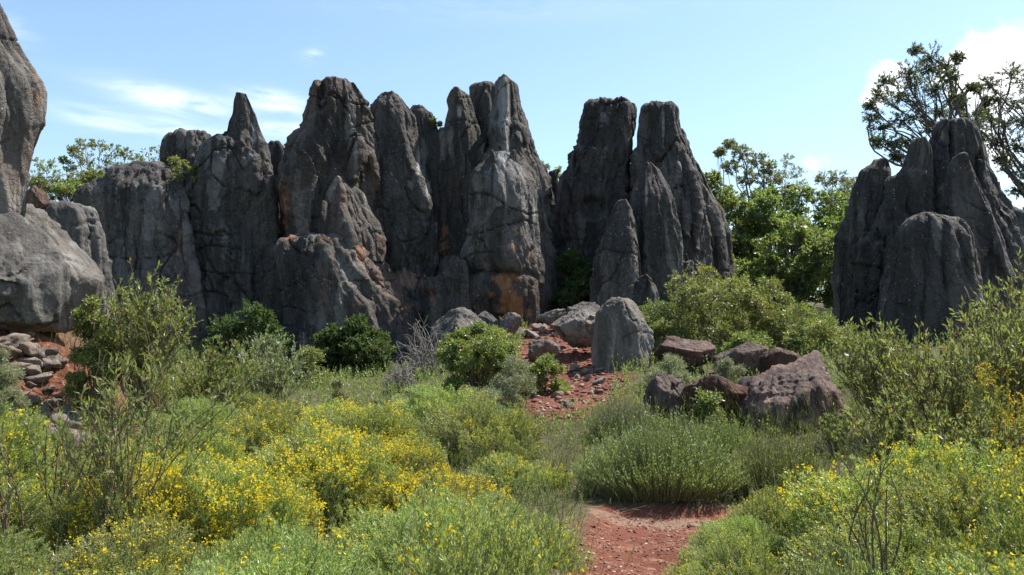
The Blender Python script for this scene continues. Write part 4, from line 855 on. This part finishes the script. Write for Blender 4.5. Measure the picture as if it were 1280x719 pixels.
# ------------------------------------------------------------------ ground cover (nobody could count it)
def carpet(name, label, n, seed, ml, region, per=26, leaf=.024, w=.005, hh=(.05, .2), fl=0., dens=None, lean=.25, spread=.7, t0=.05, D=(3., 17.)):
    rng = np.random.RandomState(seed); d = np.sqrt(rng.uniform(D[0]**2, D[1]**2, n)) if D[1] < 30 else rng.uniform(*D, n); x = rng.uniform(-.62, .62, n)*d
    k = region(x, d, rng); x = x[k]; d = d[k]; z = ground(x, d); b = np.stack([x, d, z-.02], 1); n = len(x)
    h = rng.uniform(*hh, n); t = b + np.stack([rng.normal(size=n)*lean*h, rng.normal(size=n)*lean*h, h], 1); C = curves(b, t, rng.normal(size=b.shape)*.02, 4)
    f = leaves_on(C, per, leaf, w, rng, t0, spread, .2) if per else (np.zeros((0, 3)), np.zeros((0, 4), int))
    o = mesh_np(name, *cat2(f, tubes(C, .0025, .001)), ml, False); tag(o, label, kind='stuff')
def not_path(x, y, rng): return (band(x, y, PATH) > 1.25 + .25*perlin(np.stack([x*3, y*3, 0*x], 1))) & (band(x, y, SLOPE) > 1.0 + .3*perlin(np.stack([x*2, y*2, 0*x], 1)))
carpet('green_undergrowth', 'fine green undergrowth between the cushion shrubs', 20000, 601, M_SCRUB, lambda x, y, r: not_path(x, y, r) & ~((x < -.42*y) & (y > 10.6)))
carpet('far_undergrowth', 'low dull green growth on the slopes under the rocks', 16000, 602, M_WIRY, lambda x, y, r: not_path(x, y, r) & ~((x < -.40*y) & (y > 10.4) & (y < 15)), per=16, leaf=.05, w=.014, hh=(.12, .4), D=(13., 29.))
carpet('dry_grass', 'straw-coloured dry grass along the path and slope edges', 5200, 603, M_DRY, lambda x, y, r: ((np.abs(band(x, y, SLOPE)-1.15) < .3) | (np.abs(band(x, y, PATH)-1.2) < .22) & (r.rand(len(x)) < .4)) | ((x < -.40*y) & (y > 10) & (r.rand(len(x)) < .2)), per=3, leaf=.12, w=.004, hh=(.05, .2), D=(4., 22.), lean=.7)
# gravel of the path and slope
rng = np.random.RandomState(9)
def gravel(name, label, n, pts, D, rr, m, seed):
    rng = np.random.RandomState(seed); d = rng.uniform(*D, n); x = rng.uniform(-.2, .45, n)*d; k = band(x, d, pts) < 1.15; x = x[k]; d = d[k]; z = ground(x, d); n = len(x)
    B, Fq = stone_shape(seed, ICO2, 8, 14, .1); r = rng.uniform(*rr, n)*rng.uniform(.5, 1, n); a = rng.uniform(0, 6.28, n)
    c, s = np.cos(a)[:, None], np.sin(a)[:, None]; sc = rng.uniform(.6, 1.3, (n, 3))
    P = B[None]*sc[:, None]; V = np.stack([P[..., 0]*c-P[..., 1]*s, P[..., 0]*s+P[..., 1]*c, P[..., 2]*.6], -1)*r[:, None, None] + np.stack([x, d, z+r*.15], 1)[:, None]
    Q = Fq[None] + (np.arange(n)*len(B))[:, None, None]; o = mesh_np(name, V.reshape(-1, 3), Q.reshape(-1, 3), m); tag(o, label, kind='stuff')
def gravel_mat(name, a, b, c3):
    m, k = mat(name); g = k.new('ShaderNodeNewGeometry'); c = k.mix(g.outputs['Random Per Island'], a, b); c = k.mix(k.ramp(g.outputs['Random Per Island'], .8, .86), c, c3)
    finish(k, k.new('ShaderNodeBsdfPrincipled', {'Base Color': c, 'Roughness': .9}).outputs[0]); return m
M_GRAV = gravel_mat('red_gravel', (.12, .04, .026), (.24, .10, .065), (.34, .25, .19))
gravel('path_gravel', 'reddish gravel and grit lying on the dirt path', 12000, PATH, (4.5, 9.8), (.004, .020), M_GRAV, 611)
gravel('slope_gravel', 'loose red stones covering the dirt slope', 9000, SLOPE, (14.5, 25), (.015, .07), M_GRAV, 612)

carpet('tall_grass', 'thin tall grass stalks standing up through the scrub', 5200, 604, M_GRASS, lambda x, y, r: not_path(x, y, r) & (perlin(np.stack([x*.7, y*.7, 0*x], 1)) > -.05), per=4, leaf=.11, w=.004, hh=(.35, .75), D=(3.4, 14.), lean=.3, spread=.35)
carpet('dead_stalks', 'dry brown dead stalks among the green scrub', 2600, 605, M_DRY, lambda x, y, r: not_path(x, y, r) & (perlin(np.stack([x*.9+7, y*.9, 0*x], 1)) > .1), per=5, leaf=.04, w=.004, hh=(.3, .6), D=(3.4, 14.), lean=.5, spread=.9)
carpet('silver_undergrowth', 'patches of low grey-green foliage in the scrub', 9000, 606, M_SILVER, lambda x, y, r: not_path(x, y, r) & (perlin(np.stack([x*.8+3, y*.8+9, 0*x], 1)) > .12) & ~((x < -.42*y) & (y > 10.6)), per=30, leaf=.026, w=.006, hh=(.1, .3), D=(3.6, 16.))
